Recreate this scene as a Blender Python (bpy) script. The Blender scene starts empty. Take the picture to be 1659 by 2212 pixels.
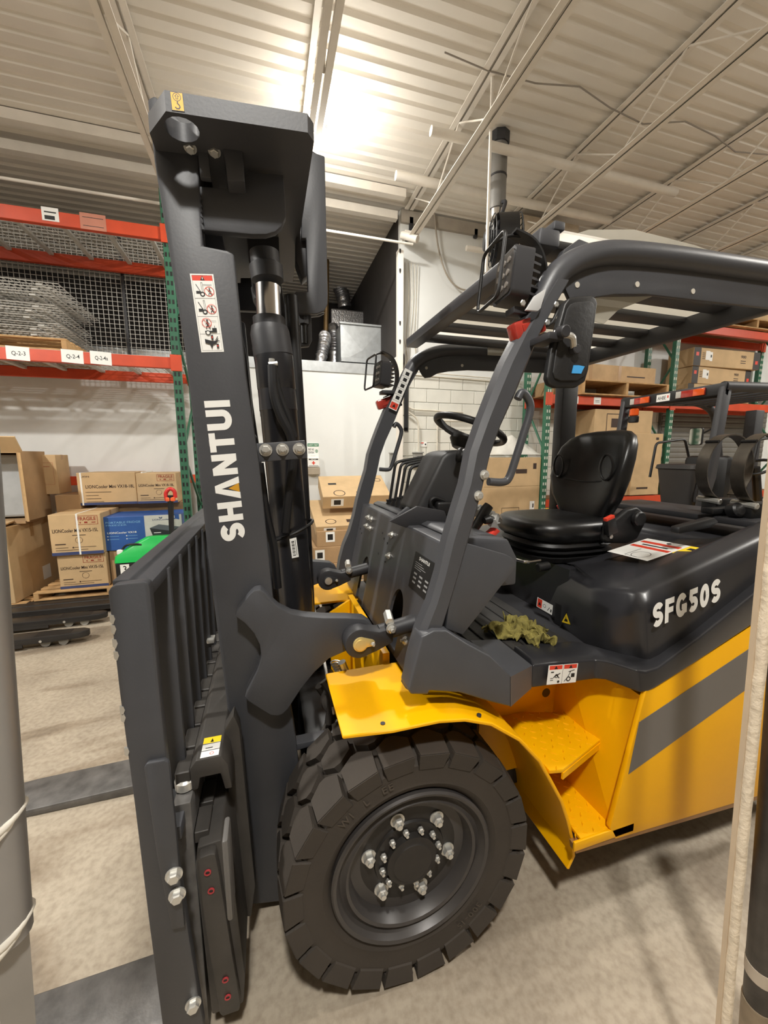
import bpy, bmesh, math, random
from mathutils import Vector, Matrix, Euler
random.seed(7)
PI = math.pi
SC = bpy.context.scene
COL = SC.collection

# ---------------------------------------------------------------- camera, world, lights, exposure
cam_d = bpy.data.cameras.new('camera'); cam = bpy.data.objects.new('camera', cam_d); COL.objects.link(cam)
cam_d.sensor_fit = 'VERTICAL'; cam_d.sensor_height = 36.0; cam_d.lens = 840.0 / 2212.0 * 36.0
cam_d.clip_start = 0.02
_y, _p, _r = math.radians(16.7), math.radians(8.2), math.radians(0.2)
_f = Vector((math.sin(_y) * math.cos(_p), math.cos(_y) * math.cos(_p), -math.sin(_p)))
_rt = Vector((math.cos(_y), -math.sin(_y), 0)); _dn = _f.cross(_rt)
_r2 = _rt * math.cos(_r) + _dn * math.sin(_r); _d2 = _dn * math.cos(_r) - _rt * math.sin(_r)
_m = Matrix((_r2, -_d2, -_f)).transposed().to_4x4(); _m.translation = (0, 0, 1.76)
cam.matrix_world = _m
SC.camera = cam
world = bpy.data.worlds.new('world'); SC.world = world; world.use_nodes = True
world.node_tree.nodes['Background'].inputs[0].default_value = (1.0, .95, .88, 1)
world.node_tree.nodes['Background'].inputs[1].default_value = 0.015
SC.view_settings.view_transform = 'Standard'; SC.view_settings.look = 'None'
SC.view_settings.exposure = 0.0; SC.view_settings.gamma = 1.0; SC.view_settings.use_curve_mapping = False
# ceiling lamps: (x, y, z, power)
LAMPS = [(.72, 4.35, 5.07, 120, .33), (-.1, -1.1, 5.0, 190, .15), (5.4, .2, 5.0, 150, .5), (-4.4, 1.6, 5.0, 290, .3), (10.5, 1.6, 5.0, 180, .6)]
LAMPCOL = (1, .972, .915)

# ---------------------------------------------------------------- materials
MATS = {}
def srgb(c):
    f = lambda v: (v / 255 / 12.92) if v / 255 <= .04045 else ((v / 255 + .055) / 1.055) ** 2.4
    return tuple(f(v) for v in c) + (1,)
def M(name, col, rough=.5, metal=0.0, var=.1, scale=6.0, bump=0.0, bscale=80.0, spec=.5, emit=0.0, alpha=1.0, trans=0.0, coat=0.0):
    if name in MATS: return MATS[name]
    m = bpy.data.materials.new(name); m.use_nodes = True; nt = m.node_tree; N = nt.nodes; L = nt.links
    b = N['Principled BSDF']; c = srgb(col)
    tc = N.new('ShaderNodeTexCoord')
    nz = N.new('ShaderNodeTexNoise'); nz.inputs['Scale'].default_value = scale; nz.inputs['Detail'].default_value = 5
    L.new(tc.outputs['Object'], nz.inputs['Vector'])
    rp = N.new('ShaderNodeValToRGB'); e = rp.color_ramp.elements
    e[0].position = .3; e[1].position = .72
    e[0].color = tuple(v * (1 - var) for v in c[:3]) + (1,); e[1].color = tuple(min(1, v * (1 + var)) for v in c[:3]) + (1,)
    L.new(nz.outputs['Fac'], rp.inputs['Fac']); L.new(rp.outputs['Color'], b.inputs['Base Color'])
    b.inputs['Roughness'].default_value = rough; b.inputs['Metallic'].default_value = metal
    b.inputs['Specular IOR Level'].default_value = spec
    if coat: b.inputs['Coat Weight'].default_value = coat; b.inputs['Coat Roughness'].default_value = .12
    if emit: b.inputs['Emission Color'].default_value = c; b.inputs['Emission Strength'].default_value = emit
    if alpha < 1: b.inputs['Alpha'].default_value = alpha
    if trans: b.inputs['Transmission Weight'].default_value = trans
    if bump:
        n2 = N.new('ShaderNodeTexNoise'); n2.inputs['Scale'].default_value = bscale; n2.inputs['Detail'].default_value = 6
        L.new(tc.outputs['Object'], n2.inputs['Vector'])
        bp = N.new('ShaderNodeBump'); bp.inputs['Strength'].default_value = bump; bp.inputs['Distance'].default_value = .01
        L.new(n2.outputs['Fac'], bp.inputs['Height']); L.new(bp.outputs['Normal'], b.inputs['Normal'])
    MATS[name] = m
    return m
GREY = M('charcoal_paint', (70, 71, 75), .42, var=.06, bump=.03, bscale=160)
MASTM = M('mast_paint', (66, 67, 71), .5, var=.08, bump=.04, bscale=120)
DARK = M('dark_paint', (48, 48, 51), .5, var=.1, bump=.03)
BLK = M('black_plastic', (26, 26, 27), .45, var=.1, bump=.05, bscale=200)
HOODM = M('hood_plastic', (44, 44, 47), .3, var=.06, bump=.02, bscale=300)
VINYL = M('black_vinyl', (19, 19, 20), .33, var=.1, bump=.06, bscale=260)
RUB = M('tyre_rubber', (58, 52, 46), .75, var=.12, bump=.06, bscale=90)
HOSE = M('hose_rubber', (24, 24, 26), .45, var=.1)
MATR = M('mat_rubber', (46, 44, 42), .65, var=.25, scale=9, bump=.08)
YEL = M('yellow_paint', (244, 178, 0), .42, var=.02, spec=.3, bump=.02, bscale=140)
STRIPE = M('grey_stripe', (110, 106, 102), .5, var=.03)
CHROME = M('chrome', (232, 232, 234), .2, 1.0, var=.03)
ZINC = M('zinc_steel', (206, 205, 200), .34, .65, var=.1, scale=30)
BRASS = M('yellow_zinc', (222, 198, 132), .35, .5, var=.1)
WORN = M('worn_steel', (104, 102, 100), .5, .3, var=.35, scale=14, bump=.1, bscale=60)
CARR = M('carriage_steel', (62, 59, 56), .55, .1, var=.2, scale=12, bump=.06)
WHITE = M('white_print', (240, 240, 236), .5, var=.02)
INK = M('black_print', (25, 25, 26), .5, var=.02)
RED = M('red_print', (222, 66, 44), .5, var=.03)
YPR = M('yellow_print', (240, 205, 40), .5, var=.03)
GRN = M('green_print', (40, 120, 80), .5, var=.03)
BLUE = M('blue_print', (52, 68, 110), .5, var=.04)
REDL = M('red_lens', (168, 54, 44), .2, var=.15, scale=30, coat=.6)
ORL = M('amber_lens', (225, 90, 30), .2, var=.1, coat=.6)
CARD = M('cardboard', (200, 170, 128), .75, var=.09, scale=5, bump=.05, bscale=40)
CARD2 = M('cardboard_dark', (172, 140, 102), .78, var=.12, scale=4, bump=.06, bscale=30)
CARDE = M('cardboard_edge', (206, 170, 122), .8, var=.12, scale=20)
TAPE = M('clear_tape', (176, 138, 92), .3, var=.05)
WOOD = M('pallet_wood', (190, 152, 104), .75, var=.25, scale=9, bump=.08, bscale=40)
WOODD = M('pallet_wood_dark', (140, 100, 62), .8, var=.3, scale=9, bump=.08, bscale=40)
ORANGE = M('rack_orange', (208, 76, 42), .45, var=.1, bump=.02)
GREEN = M('rack_green', (52, 104, 80), .45, var=.12, bump=.02)
WIRE = M('galvanised_wire', (196, 194, 188), .5, .0, var=.1)
GALV = M('galvanised_sheet', (196, 200, 202), .42, .55, var=.1, scale=14)
FOIL = M('foil', (205, 205, 208), .28, .9, var=.2, scale=20, bump=.6, bscale=28)
WPAINT = M('white_steel_paint', (236, 230, 220), .55, var=.05)
DECK = M('deck_paint', (236, 231, 222), .6, var=.06, scale=1.2)
WALLW = M('white_wall', (228, 230, 228), .7, var=.03, scale=2)
BLOCK = M('block_paint', (222, 221, 212), .7, var=.05, scale=5, bump=.12, bscale=50)
LOFTSHADE = M('loft_shade', (58, 54, 52), .85, var=.2, scale=1.5)  # dark colour stands in for the lack of light in the loft
BPLB = M('rim_black', (34, 31, 29), .55, var=.2, scale=20)

def concrete():
    m = bpy.data.materials.new('concrete_floor'); m.use_nodes = True; nt = m.node_tree; N = nt.nodes; L = nt.links
    b = N['Principled BSDF']; tc = N.new('ShaderNodeTexCoord')
    def noise(sc, det=6, sx=1, sy=1, dist=0):
        mp = N.new('ShaderNodeMapping'); mp.inputs['Scale'].default_value = (sx, sy, 1)
        L.new(tc.outputs['Object'], mp.inputs['Vector'])
        n = N.new('ShaderNodeTexNoise'); n.inputs['Scale'].default_value = sc; n.inputs['Detail'].default_value = det; n.inputs['Distortion'].default_value = dist
        L.new(mp.outputs['Vector'], n.inputs['Vector']); return n
    def ramp(n, stops):
        r = N.new('ShaderNodeValToRGB'); L.new(n.outputs['Fac'], r.inputs['Fac']); e = r.color_ramp.elements
        e[0].position, e[0].color = stops[0][0], srgb(stops[0][1]); e[1].position, e[1].color = stops[-1][0], srgb(stops[-1][1])
        for p, c in stops[1:-1]:
            x = e.new(p); x.color = srgb(c)
        return r
    base = ramp(noise(1.6, 8), [(.25, (148, 136, 120)), (.55, (178, 166, 148)), (.8, (194, 183, 165))])
    stain = ramp(noise(1.3, 9, .55, 1.7, 1.2), [(.53, (255, 255, 255)), (.62, (206, 198, 190)), (.72, (150, 144, 140))])
    fine = ramp(noise(38, 8), [(.3, (214, 210, 205)), (.6, (255, 255, 255)), (.75, (255, 255, 255))])
    m1 = N.new('ShaderNodeMixRGB'); m1.blend_type = 'MULTIPLY'; m1.inputs[0].default_value = .75
    L.new(base.outputs[0], m1.inputs[1]); L.new(stain.outputs[0], m1.inputs[2])
    m2 = N.new('ShaderNodeMixRGB'); m2.blend_type = 'MULTIPLY'; m2.inputs[0].default_value = .7
    L.new(m1.outputs[0], m2.inputs[1]); L.new(fine.outputs[0], m2.inputs[2])
    L.new(m2.outputs[0], b.inputs['Base Color'])
    b.inputs['Roughness'].default_value = .55
    n3 = noise(22, 8, 1, 1, .3); bp = N.new('ShaderNodeBump'); bp.inputs['Strength'].default_value = .12; bp.inputs['Distance'].default_value = .02
    L.new(n3.outputs['Fac'], bp.inputs['Height']); L.new(bp.outputs['Normal'], b.inputs['Normal'])
    return m
def translucent(name, col, mix, clear):
    m = bpy.data.materials.new(name); m.use_nodes = True; nt = m.node_tree; N = nt.nodes; L = nt.links
    b = N['Principled BSDF']; b.inputs['Base Color'].default_value = srgb(col); b.inputs['Roughness'].default_value = .4
    t = N.new('ShaderNodeBsdfTranslucent'); t.inputs[0].default_value = srgb(col)
    c = N.new('ShaderNodeBsdfTransparent')
    nz = N.new('ShaderNodeTexNoise'); nz.inputs['Scale'].default_value = 40; bp = N.new('ShaderNodeBump'); bp.inputs['Strength'].default_value = .3
    L.new(nz.outputs['Fac'], bp.inputs['Height']); L.new(bp.outputs['Normal'], b.inputs['Normal'])
    x = N.new('ShaderNodeMixShader'); x.inputs[0].default_value = mix; L.new(b.outputs[0], x.inputs[1]); L.new(t.outputs[0], x.inputs[2])
    y = N.new('ShaderNodeMixShader'); y.inputs[0].default_value = clear; L.new(x.outputs[0], y.inputs[1]); L.new(c.outputs[0], y.inputs[2])
    L.new(y.outputs[0], N['Material Output'].inputs['Surface']); return m
FLOORM = concrete()

# ---------------------------------------------------------------- mesh helpers
WORLD = set()
def link(name, me, parent=None):
    o = bpy.data.objects.new(name, me); COL.objects.link(o)
    if parent is not None:
        o.parent = parent
        if parent in WORLD: o.matrix_parent_inverse = parent.matrix_basis.inverted()
    return o
def obj(name, bm, mat, parent=None, smooth=None):
    me = bpy.data.meshes.new(name)
    bmesh.ops.recalc_face_normals(bm, faces=bm.faces)
    bm.to_mesh(me); bm.free()
    for m_ in (mat if isinstance(mat, (list, tuple)) else [mat]): me.materials.append(m_)
    if smooth is not None:
        for p in me.polygons: p.use_smooth = True
        me.set_sharp_from_angle(angle=math.radians(smooth))
    return link(name, me, parent)
def tag(o, label=None, cat=None, group=None, kind=None):
    if label: o['label'] = label
    if cat: o['category'] = cat
    if group: o['group'] = group
    if kind: o['kind'] = kind
    return o
def thing(name, label, cat, loc=(0, 0, 0), group=None, rz=0.0, world_coords=False):
    o = bpy.data.objects.new(name, None); COL.objects.link(o); o.location = loc; o.rotation_euler = (0, 0, rz)
    o.empty_display_size = .1
    if world_coords: WORLD.add(o)
    return tag(o, label, cat, group)
def dup(root, loc, rz=None, label=None, group=None):
    r = root.copy(); COL.objects.link(r); r.location = loc
    if rz is not None: r.rotation_euler = (0, 0, rz)
    if label: r['label'] = label
    if group: r['group'] = group
    for ch in list(root.children):
        c = ch.copy(); COL.objects.link(c); c.parent = r
        for g in list(ch.children):
            d = g.copy(); COL.objects.link(d); d.parent = c
    return r
def NB(): return bmesh.new()
def _bev(bm, faces, bevel, seg=2, ang=30):
    if not bevel: return
    es = set()
    for f in faces:
        for e in f.edges: es.add(e)
    es = [e for e in es if len(e.link_faces) == 2 and e.calc_face_angle(0) > math.radians(ang)]
    bmesh.ops.bevel(bm, geom=es, offset=bevel, segments=seg, profile=.5, affect='EDGES', clamp_overlap=True)
def box(bm, a, b, bevel=0, seg=2, rot=None, mi=0):
    """axis aligned box between corners a and b, optionally turned by Euler rot about its centre"""
    c = [(a[i] + b[i]) / 2 for i in range(3)]; s = [abs(a[i] - b[i]) for i in range(3)]
    mt = Matrix.Translation(c) @ (Euler(rot).to_matrix().to_4x4() if rot else Matrix()) @ Matrix.Diagonal((s[0], s[1], s[2], 1))
    v = bmesh.ops.create_cube(bm, size=1, matrix=mt)['verts']
    fs = set(f for x in v for f in x.link_faces)
    for f in fs: f.material_index = mi
    _bev(bm, fs, bevel, seg)
    return bm
def prism(bm, poly, axis, a, b, bevel=0, seg=2, mi=0, ang=30):
    """polygon in the plane normal to axis, extruded from a to b. axis y: (x,z); x: (y,z); z: (x,y)"""
    def P(p, t):
        return {'x': (t, p[0], p[1]), 'y': (p[0], t, p[1]), 'z': (p[0], p[1], t)}[axis]
    A = [bm.verts.new(P(p, a)) for p in poly]; Bv = [bm.verts.new(P(p, b)) for p in poly]
    n = len(poly); fs = [bm.faces.new(A), bm.faces.new(Bv[::-1])]
    for i in range(n): fs.append(bm.faces.new((A[i], Bv[i], Bv[(i + 1) % n], A[(i + 1) % n])))
    for f in fs: f.material_index = mi
    if bevel:
        bmesh.ops.recalc_face_normals(bm, faces=fs); _bev(bm, fs, bevel, seg, ang)
    return bm
def loft(bm, loops, cap=True, close=True, mi=0):
    V = [[bm.verts.new(p) for p in lp] for lp in loops]; n = len(loops[0]); fs = []
    for i in range(len(V) - 1):
        for j in range(n if close else n - 1):
            k = (j + 1) % n
            fs.append(bm.faces.new((V[i][j], V[i][k], V[i + 1][k], V[i + 1][j])))
    if cap and close: fs.append(bm.faces.new(V[0][::-1])); fs.append(bm.faces.new(V[-1]))
    for f in fs: f.material_index = mi
    return fs
def LB_(loops):
    b = bmesh.new(); loft(b, loops); return b
def smooth_path(pts, rad=0.0, n=5):
    """round the corners of a polyline with radius-like cut rad"""
    if not rad: return [Vector(p) for p in pts]
    out = [Vector(pts[0])]
    for i in range(1, len(pts) - 1):
        p0, p1, p2 = Vector(pts[i - 1]), Vector(pts[i]), Vector(pts[i + 1])
        d0 = min(rad, (p0 - p1).length * .49); d2 = min(rad, (p2 - p1).length * .49)
        a = p1 + (p0 - p1).normalized() * d0; c = p1 + (p2 - p1).normalized() * d2
        for k in range(n + 1):
            t = k / n; out.append(a * (1 - t) ** 2 + p1 * 2 * t * (1 - t) + c * t * t)
    out.append(Vector(pts[-1])); return out
def tube(bm, pts, r, n=10, rad=0.0, cap=True, mi=0, closed=False):
    P = smooth_path(pts, rad); m = len(P)
    rs = r if isinstance(r, (list, tuple)) else [r] * m
    up = None; loops = []
    for i, p in enumerate(P):
        if closed: t = (P[(i + 1) % m] - P[i - 1])
        else: t = (P[min(i + 1, m - 1)] - P[max(i - 1, 0)])
        t.normalize()
        if up is None:
            up = Vector((0, 0, 1)) if abs(t.z) < .9 else Vector((1, 0, 0))
        s = t.cross(up).normalized(); up = s.cross(t).normalized()
        loops.append([p + (s * math.cos(2 * PI * k / n) + up * math.sin(2 * PI * k / n)) * rs[i] for k in range(n)])
    if closed: loops.append(loops[0])
    loft(bm, loops, cap=cap and not closed, mi=mi)
    if closed: bmesh.ops.remove_doubles(bm, verts=bm.verts, dist=1e-6)
    return bm
def lathe(bm, prof, c, axis='y', n=48, mi=0, cap=True):
    """profile [(radius, along)] spun about an axis through c"""
    loops = []
    for r, t in prof:
        lp = []
        for k in range(n):
            a = 2 * PI * k / n; u, v = r * math.cos(a), r * math.sin(a)
            lp.append({'y': (c[0] + u, c[1] + t, c[2] + v), 'z': (c[0] + u, c[1] + v, c[2] + t), 'x': (c[0] + t, c[1] + u, c[2] + v)}[axis])
        loops.append(lp)
    loft(bm, loops, cap=cap, mi=mi); return bm
def cyl(bm, a, b, r, n=16, bevel=0, mi=0):
    a, b = Vector(a), Vector(b); d = b - a
    if bevel:
        t = d.normalized() * bevel
        return tube(bm, [a, a + t * .01, a + t, b - t, b - t * .01, b], [r - bevel, r - bevel, r, r, r - bevel, r - bevel], n, mi=mi)
    return tube(bm, [a, b], r, n, mi=mi)
def hexbolt(bm, c, d, r=.014, h=.012, washer=True, stud=True):
    c, d = Vector(c), Vector(d).normalized()
    if washer: tube(bm, [c, c + d * .004], r * 1.35, 16)
    tube(bm, [c + d * .004, c + d * (h * .85), c + d * h], [r, r, r * .8], 6)
    if stud: tube(bm, [c + d * h, c + d * (h + .008)], r * .5, 10)
    return bm
def arc(cx, cy, r, a0, a1, n=8, ry=None):
    ry = ry or r
    return [(cx + r * math.cos(math.radians(a0 + (a1 - a0) * k / n)), cy + ry * math.sin(math.radians(a0 + (a1 - a0) * k / n))) for k in range(n + 1)]
def rrect(x0, y0, x1, y1, r, n=4):
    return arc(x1 - r, y1 - r, r, 0, 90, n) + arc(x0 + r, y1 - r, r, 90, 180, n) + arc(x0 + r, y0 + r, r, 180, 270, n) + arc(x1 - r, y0 + r, r, 270, 360, n)
def ribbon(pts, w, closed=False):
    P = [Vector(p) for p in pts]; n = len(P); Ls, Rs = [], []
    for i in range(n):
        a = P[(i - 1) % n] if (closed or i > 0) else None; c = P[(i + 1) % n] if (closed or i < n - 1) else None
        d1 = (P[i] - a).normalized() if a is not None else None; d2 = (c - P[i]).normalized() if c is not None else None
        d = (d1 + d2).normalized() if (d1 is not None and d2 is not None) else (d1 if d1 is not None else d2)
        nn = Vector((-d.y, d.x)); k = 1.0
        if d1 is not None and d2 is not None: k = 1 / max(.35, nn.dot(Vector((-d1.y, d1.x))))
        Ls.append(P[i] + nn * w / 2 * k); Rs.append(P[i] - nn * w / 2 * k)
    q = []
    for i in range(n if closed else n - 1):
        j = (i + 1) % n; q.append([Ls[i], Ls[j], Rs[j], Rs[i]])
    return q
def glyph(ch, w=.24):
    """heavy stroke letters, unit height; returns polygons and advance width"""
    h = w / 2
    if ch == 'I': return ribbon([(h, 0), (h, 1)], w), w
    if ch == 'H': a = .8; return ribbon([(h, 0), (h, 1)], w) + ribbon([(a - h, 0), (a - h, 1)], w) + ribbon([(w, .5), (a - w, .5)], w * .9), a
    if ch == 'A': a = .92; return [[(0, 0), (w * 1.05, 0), (a / 2, .74), (a / 2, 1), (a / 2 - w * .55, 1)], [(a, 0), (a / 2 + w * .55, 1), (a / 2, 1), (a / 2, .74), (a - w * 1.05, 0)]], a
    if ch == 'N': a = .84; return ribbon([(h, 0), (h, 1)], w) + ribbon([(a - h, 0), (a - h, 1)], w) + [[(0, 1), (w * 1.1, 1), (a, 0), (a - w * 1.1, 0)]], a
    if ch == 'T': a = .76; return ribbon([(0, 1 - h), (a, 1 - h)], w * .95) + ribbon([(a / 2, 0), (a / 2, 1)], w), a
    if ch == 'U': a = .8; return ribbon([(h, 1)] + [(a / 2 + (a / 2 - h) * math.cos(math.radians(t)), .36 + (.36 - h) * math.sin(math.radians(t))) for t in range(180, 361, 15)] + [(a - h, 1)], w), a
    if ch == 'S':
        a = .74; r = (1 - w) / 4; rx = a / 2 - h
        p = [(a / 2 + rx * math.cos(math.radians(t)), 1 - h - r + r * math.sin(math.radians(t))) for t in range(20, 271, 15)]
        p += [(a / 2 + rx * math.cos(math.radians(t)), h + r + r * math.sin(math.radians(t))) for t in range(75, -161, -15)]
        return ribbon(p, w), a
    if ch == 'F': a = .64; return ribbon([(h, 0), (h, 1)], w) + ribbon([(w, 1 - h), (a, 1 - h)], w * .95) + ribbon([(w, .5), (a * .92, .5)], w * .9), a
    if ch == 'G':
        a = .8; p = [(a / 2 + (a / 2 - h) * math.cos(math.radians(t)), .5 + (.5 - h) * math.sin(math.radians(t))) for t in range(35, 341, 15)]
        return ribbon(p, w) + ribbon([(a * .52, .42), (a - h * .2, .42)], w * .8) + ribbon([(a - h, .12), (a - h, .46)], w), a
    if ch == '5':
        a = .68; p = [(a * .93, 1 - h), (w * .62, 1 - h), (w * .55, .56)]
        q = [(a / 2 - .02 + (a / 2 - h + .02) * math.cos(math.radians(t)), .33 + (.33 - h) * math.sin(math.radians(t))) for t in range(140, -151, -15)]
        return ribbon(p, w * .95) + ribbon(q, w), a
    if ch == '0':
        a = .7; return ribbon([(a / 2 + (a / 2 - h) * math.cos(math.radians(t)), .5 + (.5 - h) * math.sin(math.radians(t))) for t in range(0, 360, 15)], w, True), a
    return [], .35
_TX = {}
def text_faces(s):
    """a string in the default font: vertices, faces, width and cap height"""
    if s in _TX: return _TX[s]
    c = bpy.data.curves.new('t', 'FONT'); c.body = s; c.size = 1; c.offset = .012; c.resolution_u = 2
    o = bpy.data.objects.new('t', c); COL.objects.link(o)
    me = o.to_mesh()
    vs = [tuple(v.co[:2]) for v in me.vertices]; fs = [tuple(p.vertices) for p in me.polygons]
    o.to_mesh_clear(); bpy.data.objects.remove(o); bpy.data.curves.remove(c)
    w = max([v[0] for v in vs] + [.01])
    _TX[s] = (vs, fs, w); return _TX[s]
def decal(name, O, U, V, items, parent=None, eps=.0012):
    """flat print lying on a surface: O corner, U and V edge vectors of the unit square, items in 0..1"""
    O, U, V = Vector(O), Vector(U), Vector(V); Nn = U.cross(V).normalized()
    bm = NB(); mats = []; k = 0
    def idx(m):
        if m not in mats: mats.append(m)
        return mats.index(m)
    asp = V.length / U.length
    def add(pts, m, lay):
        try:
            f = bm.faces.new([bm.verts.new(O + U * p[0] + V * p[1] + Nn * (eps + lay * .00006)) for p in pts]); f.material_index = idx(m)
        except ValueError: pass
    for it in items:
        t, m = it[0], it[1]; lay = k; k += 1
        if t == 'r': x0, y0, x1, y1 = it[2:6]; add([(x0, y0), (x1, y0), (x1, y1), (x0, y1)], m, lay)
        elif t == 'p': add(it[2], m, lay)
        elif t == 'l':   # stroke line: points, width (fraction of U)
            for q_, q in enumerate(ribbon([(p[0], p[1] * asp) for p in it[2]], it[3], len(it) > 4 and it[4])): add([(v[0], v[1] / asp) for v in q], m, lay + .4 * (q_ % 2))
        elif t == 'o':   # ring: cx, cy, r (fraction of U), width
            cx, cy, r, w = it[2:6]
            for q in ribbon([(cx + r * math.cos(a * PI / 10), cy * asp + r * math.sin(a * PI / 10)) for a in range(20)], w, True): add([(v[0], v[1] / asp) for v in q], m, lay)
        elif t == 'c':
            cx, cy, r = it[2:5]; add([(cx + r * math.cos(a * PI / 8), cy + r * math.sin(a * PI / 8) / asp) for a in range(16)], m, lay)
        elif t == 't':   # text: string, x, y, height (fraction of V), optional width (fraction of U)
            s, x, y, h = it[2:6]; vs, fs, w = text_faces(s)
            ky = h / .7; kx = (it[6] / w) if len(it) > 6 else ky * asp
            vv = [bm.verts.new(O + U * (x + v[0] * kx) + V * (y + v[1] * ky) + Nn * (eps + lay * .00006)) for v in vs]
            for f in fs:
                try: ff = bm.faces.new([vv[i] for i in f]); ff.material_index = idx(m)
                except ValueError: pass
        elif t == 'g':   # heavy letters: string, x, y, height fraction, gap, stroke, shear
            s, x, y, h, gap, w, sh = it[2:9]
            tot = sum(glyph(ch, w)[1] for ch in s) + gap * (len(s) - 1); sx = it[9] / tot; cur = 0
            for ch in s:
                ps, a = glyph(ch, w)
                for q_, p in enumerate(ps): add([(x + (cur + v[0] + sh * v[1]) * sx, y + v[1] * h) for v in p], m, lay + q_ * .37)
                if ch == 'A' and len(it) > 10: add([(x + (cur + .27) * sx, y + .02 * h), (x + (cur + a - .27) * sx, y + .02 * h), (x + (cur + a / 2) * sx, y + .46 * h)], it[10], lay + .5)
                cur += a + gap
    me = bpy.data.meshes.new(name); bm.to_mesh(me); bm.free()
    for m in mats: me.materials.append(m)
    return link(name, me, parent)
def person_icon(x, y, s, m, asp):
    """walking figure pictogram of height s"""
    k = s / asp
    return [('c', m, x, y + .9 * k, s * .09), ('l', m, [(x, y + .78 * k), (x + .02 * s, y + .42 * k)], s * .16),
            ('l', m, [(x, y + .42 * k), (x - .15 * s, y + .2 * k), (x - .16 * s, y)], s * .08), ('l', m, [(x + .02 * s, y + .42 * k), (x + .12 * s, y + .2 * k), (x + .24 * s, y)], s * .08),
            ('l', m, [(x, y + .74 * k), (x - .2 * s, y + .5 * k)], s * .06), ('l', m, [(x, y + .74 * k), (x + .2 * s, y + .52 * k)], s * .06)]


# ================================================================ THE ROOM
def struct(name, bm, m, parent=None, smooth=None):
    o = obj(name, bm, m, parent, smooth)
    if parent is None: o['kind'] = 'structure'
    return o
struct('floor', box(NB(), (-9, -6.5, -.1), (16, 9.6, 0)), FLOORM)
# corrugated steel deck
bm = NB(); prof = []
y = -6.5
while y < 9.6:
    prof += [(y, 5.21), (y + .08, 5.21), (y + .102, 5.236), (y + .13, 5.236)]; y += .152
lo = [bm.verts.new((-9, p[0], p[1])) for p in prof]; hi = [bm.verts.new((16, p[0], p[1])) for p in prof]
for i in range(len(prof) - 1): bm.faces.new((lo[i], lo[i + 1], hi[i + 1], hi[i]))
ceil = struct('ceiling', bm, DECK)
def joist(x, y0=-6.4, y1=5.62):
    j = link('roof_joist', None, ceil)
    for nm, z in (('top_chord', 5.18), ('bottom_chord', 4.76)):
        b = NB()
        for s in (-1, 1):
            box(b, (x + s * .01, y0, z - .02), (x + s * .064, y1, z - .012)); box(b, (x + s * .01, y0, z - .02), (x + s * .017, y1, z + .022))
        obj(nm, b, WPAINT, j)
    b = NB(); y = y0; up = True
    while y < y1 - .6:
        tube(b, [(x, y, 4.76 if up else 5.17), (x, y + .62, 5.17 if up else 4.76)], .009, 5); y += .62; up = not up
    obj('web_rod', b, WPAINT, j)
for k in range(-1, 8): joist(.57 + 1.495 * k)
def wpipe(name, a, b, r, label, cat, grp=None):
    t = cyl(NB(), a, b, r, 12); return tag(obj(name, t, WPAINT, None, 40), label, cat, grp)
wpipe('ceiling_pipe', (1.72, 4.06, 4.97), (5.0, 4.06, 4.97), .045, 'long white ceiling pipe nearest the camera, right of the mast', 'pipe')
wpipe('ceiling_pipe', (1.58, 4.75, 4.97), (4.7, 4.75, 4.97), .05, 'white ceiling pipe second from the camera, passing the exhaust stack', 'pipe')
wpipe('ceiling_pipe', (-4.5, 5.42, 4.62), (2.05, 5.42, 4.62), .016, 'thin white pipe running from the left edge to the slotted column', 'pipe')
wpipe('ceiling_pipe', (2.8, 5.3, 4.62), (9.0, 5.3, 4.62), .035, 'white ceiling pipe lowest on the right, above the overhead guard', 'pipe')
for i, (yy, zz) in enumerate([(5.28, 5.1), (5.62, 5.02)]):
    struct('trim_%d' % (i + 1), box(NB(), (-9, yy, zz), (1.9, yy + .09, zz + .1)), WPAINT)
bm = NB()
for s in (0, 1):
    pts = [(1.6 + .45 * k + .9 * s, 3.5 + .35 * s + .06 * math.sin(k * 1.7), 5.14 + .03 * math.sin(k * 2.3)) for k in range(12)]
    if s == 0: tube(bm, pts, .007, 5)
tag(obj('ceiling_cable', bm, M('grey_cable', (150, 142, 132), .6), None, 40), 'thin grey cable strung loosely along under the ceiling deck', 'cable')
# back partition, unlit loft above it with its shade painted in, block wall
struct('wall_back', box(NB(), (-9, 6.5, 0), (1.97, 6.58, 3.1)), WALLW)
struct('trim_3', box(NB(), (-9, 6.48, 3.1), (1.97, 6.6, 3.26), .004), GALV)
struct('wall_loft', box(NB(), (-9, 9.4, 3.2), (2.2, 9.5, 5.25)), LOFTSHADE)
struct('floor_loft', box(NB(), (-9, 6.6, 3.1), (1.97, 9.4, 3.2)), LOFTSHADE)
struct('wall_loft_side', box(NB(), (1.98, 5.8, 3.26), (2.06, 9.4, 5.2)), LOFTSHADE)
struct('wall_return', box(NB(), (1.97, 5.71, 0), (2.04, 6.58, 3.26)), WALLW)
WY = 5.7
BX0, BX1 = 2.0, 9.6
wb = struct('wall_block', box(NB(), (1.97, WY + .01, 0), (16, WY + .1, 5.2)), WALLW)
struct('trim_4', box(NB(), (1.97, WY - .04, 5.02), (16, WY + .01, 5.18)), M('upper_band', (168, 160, 148), .7))
me_full = None
for r in range(10):
    z0 = .95 + .203 * r; x = BX0 - (.203 if r % 2 else 0)
    while x < BX1:
        x0 = max(x, BX0); w = x + .406 - x0
        if w > .15:
            if w > .4 and me_full: o = link('block', me_full, wb)
            else:
                o = obj('block', box(NB(), (0, 0, 0), (w - .01, .02, .193), .004, 1), BLOCK, wb)
                if w > .4: me_full = o.data
            o.location = (x0, WY - .005, z0)
        x += .406
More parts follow.
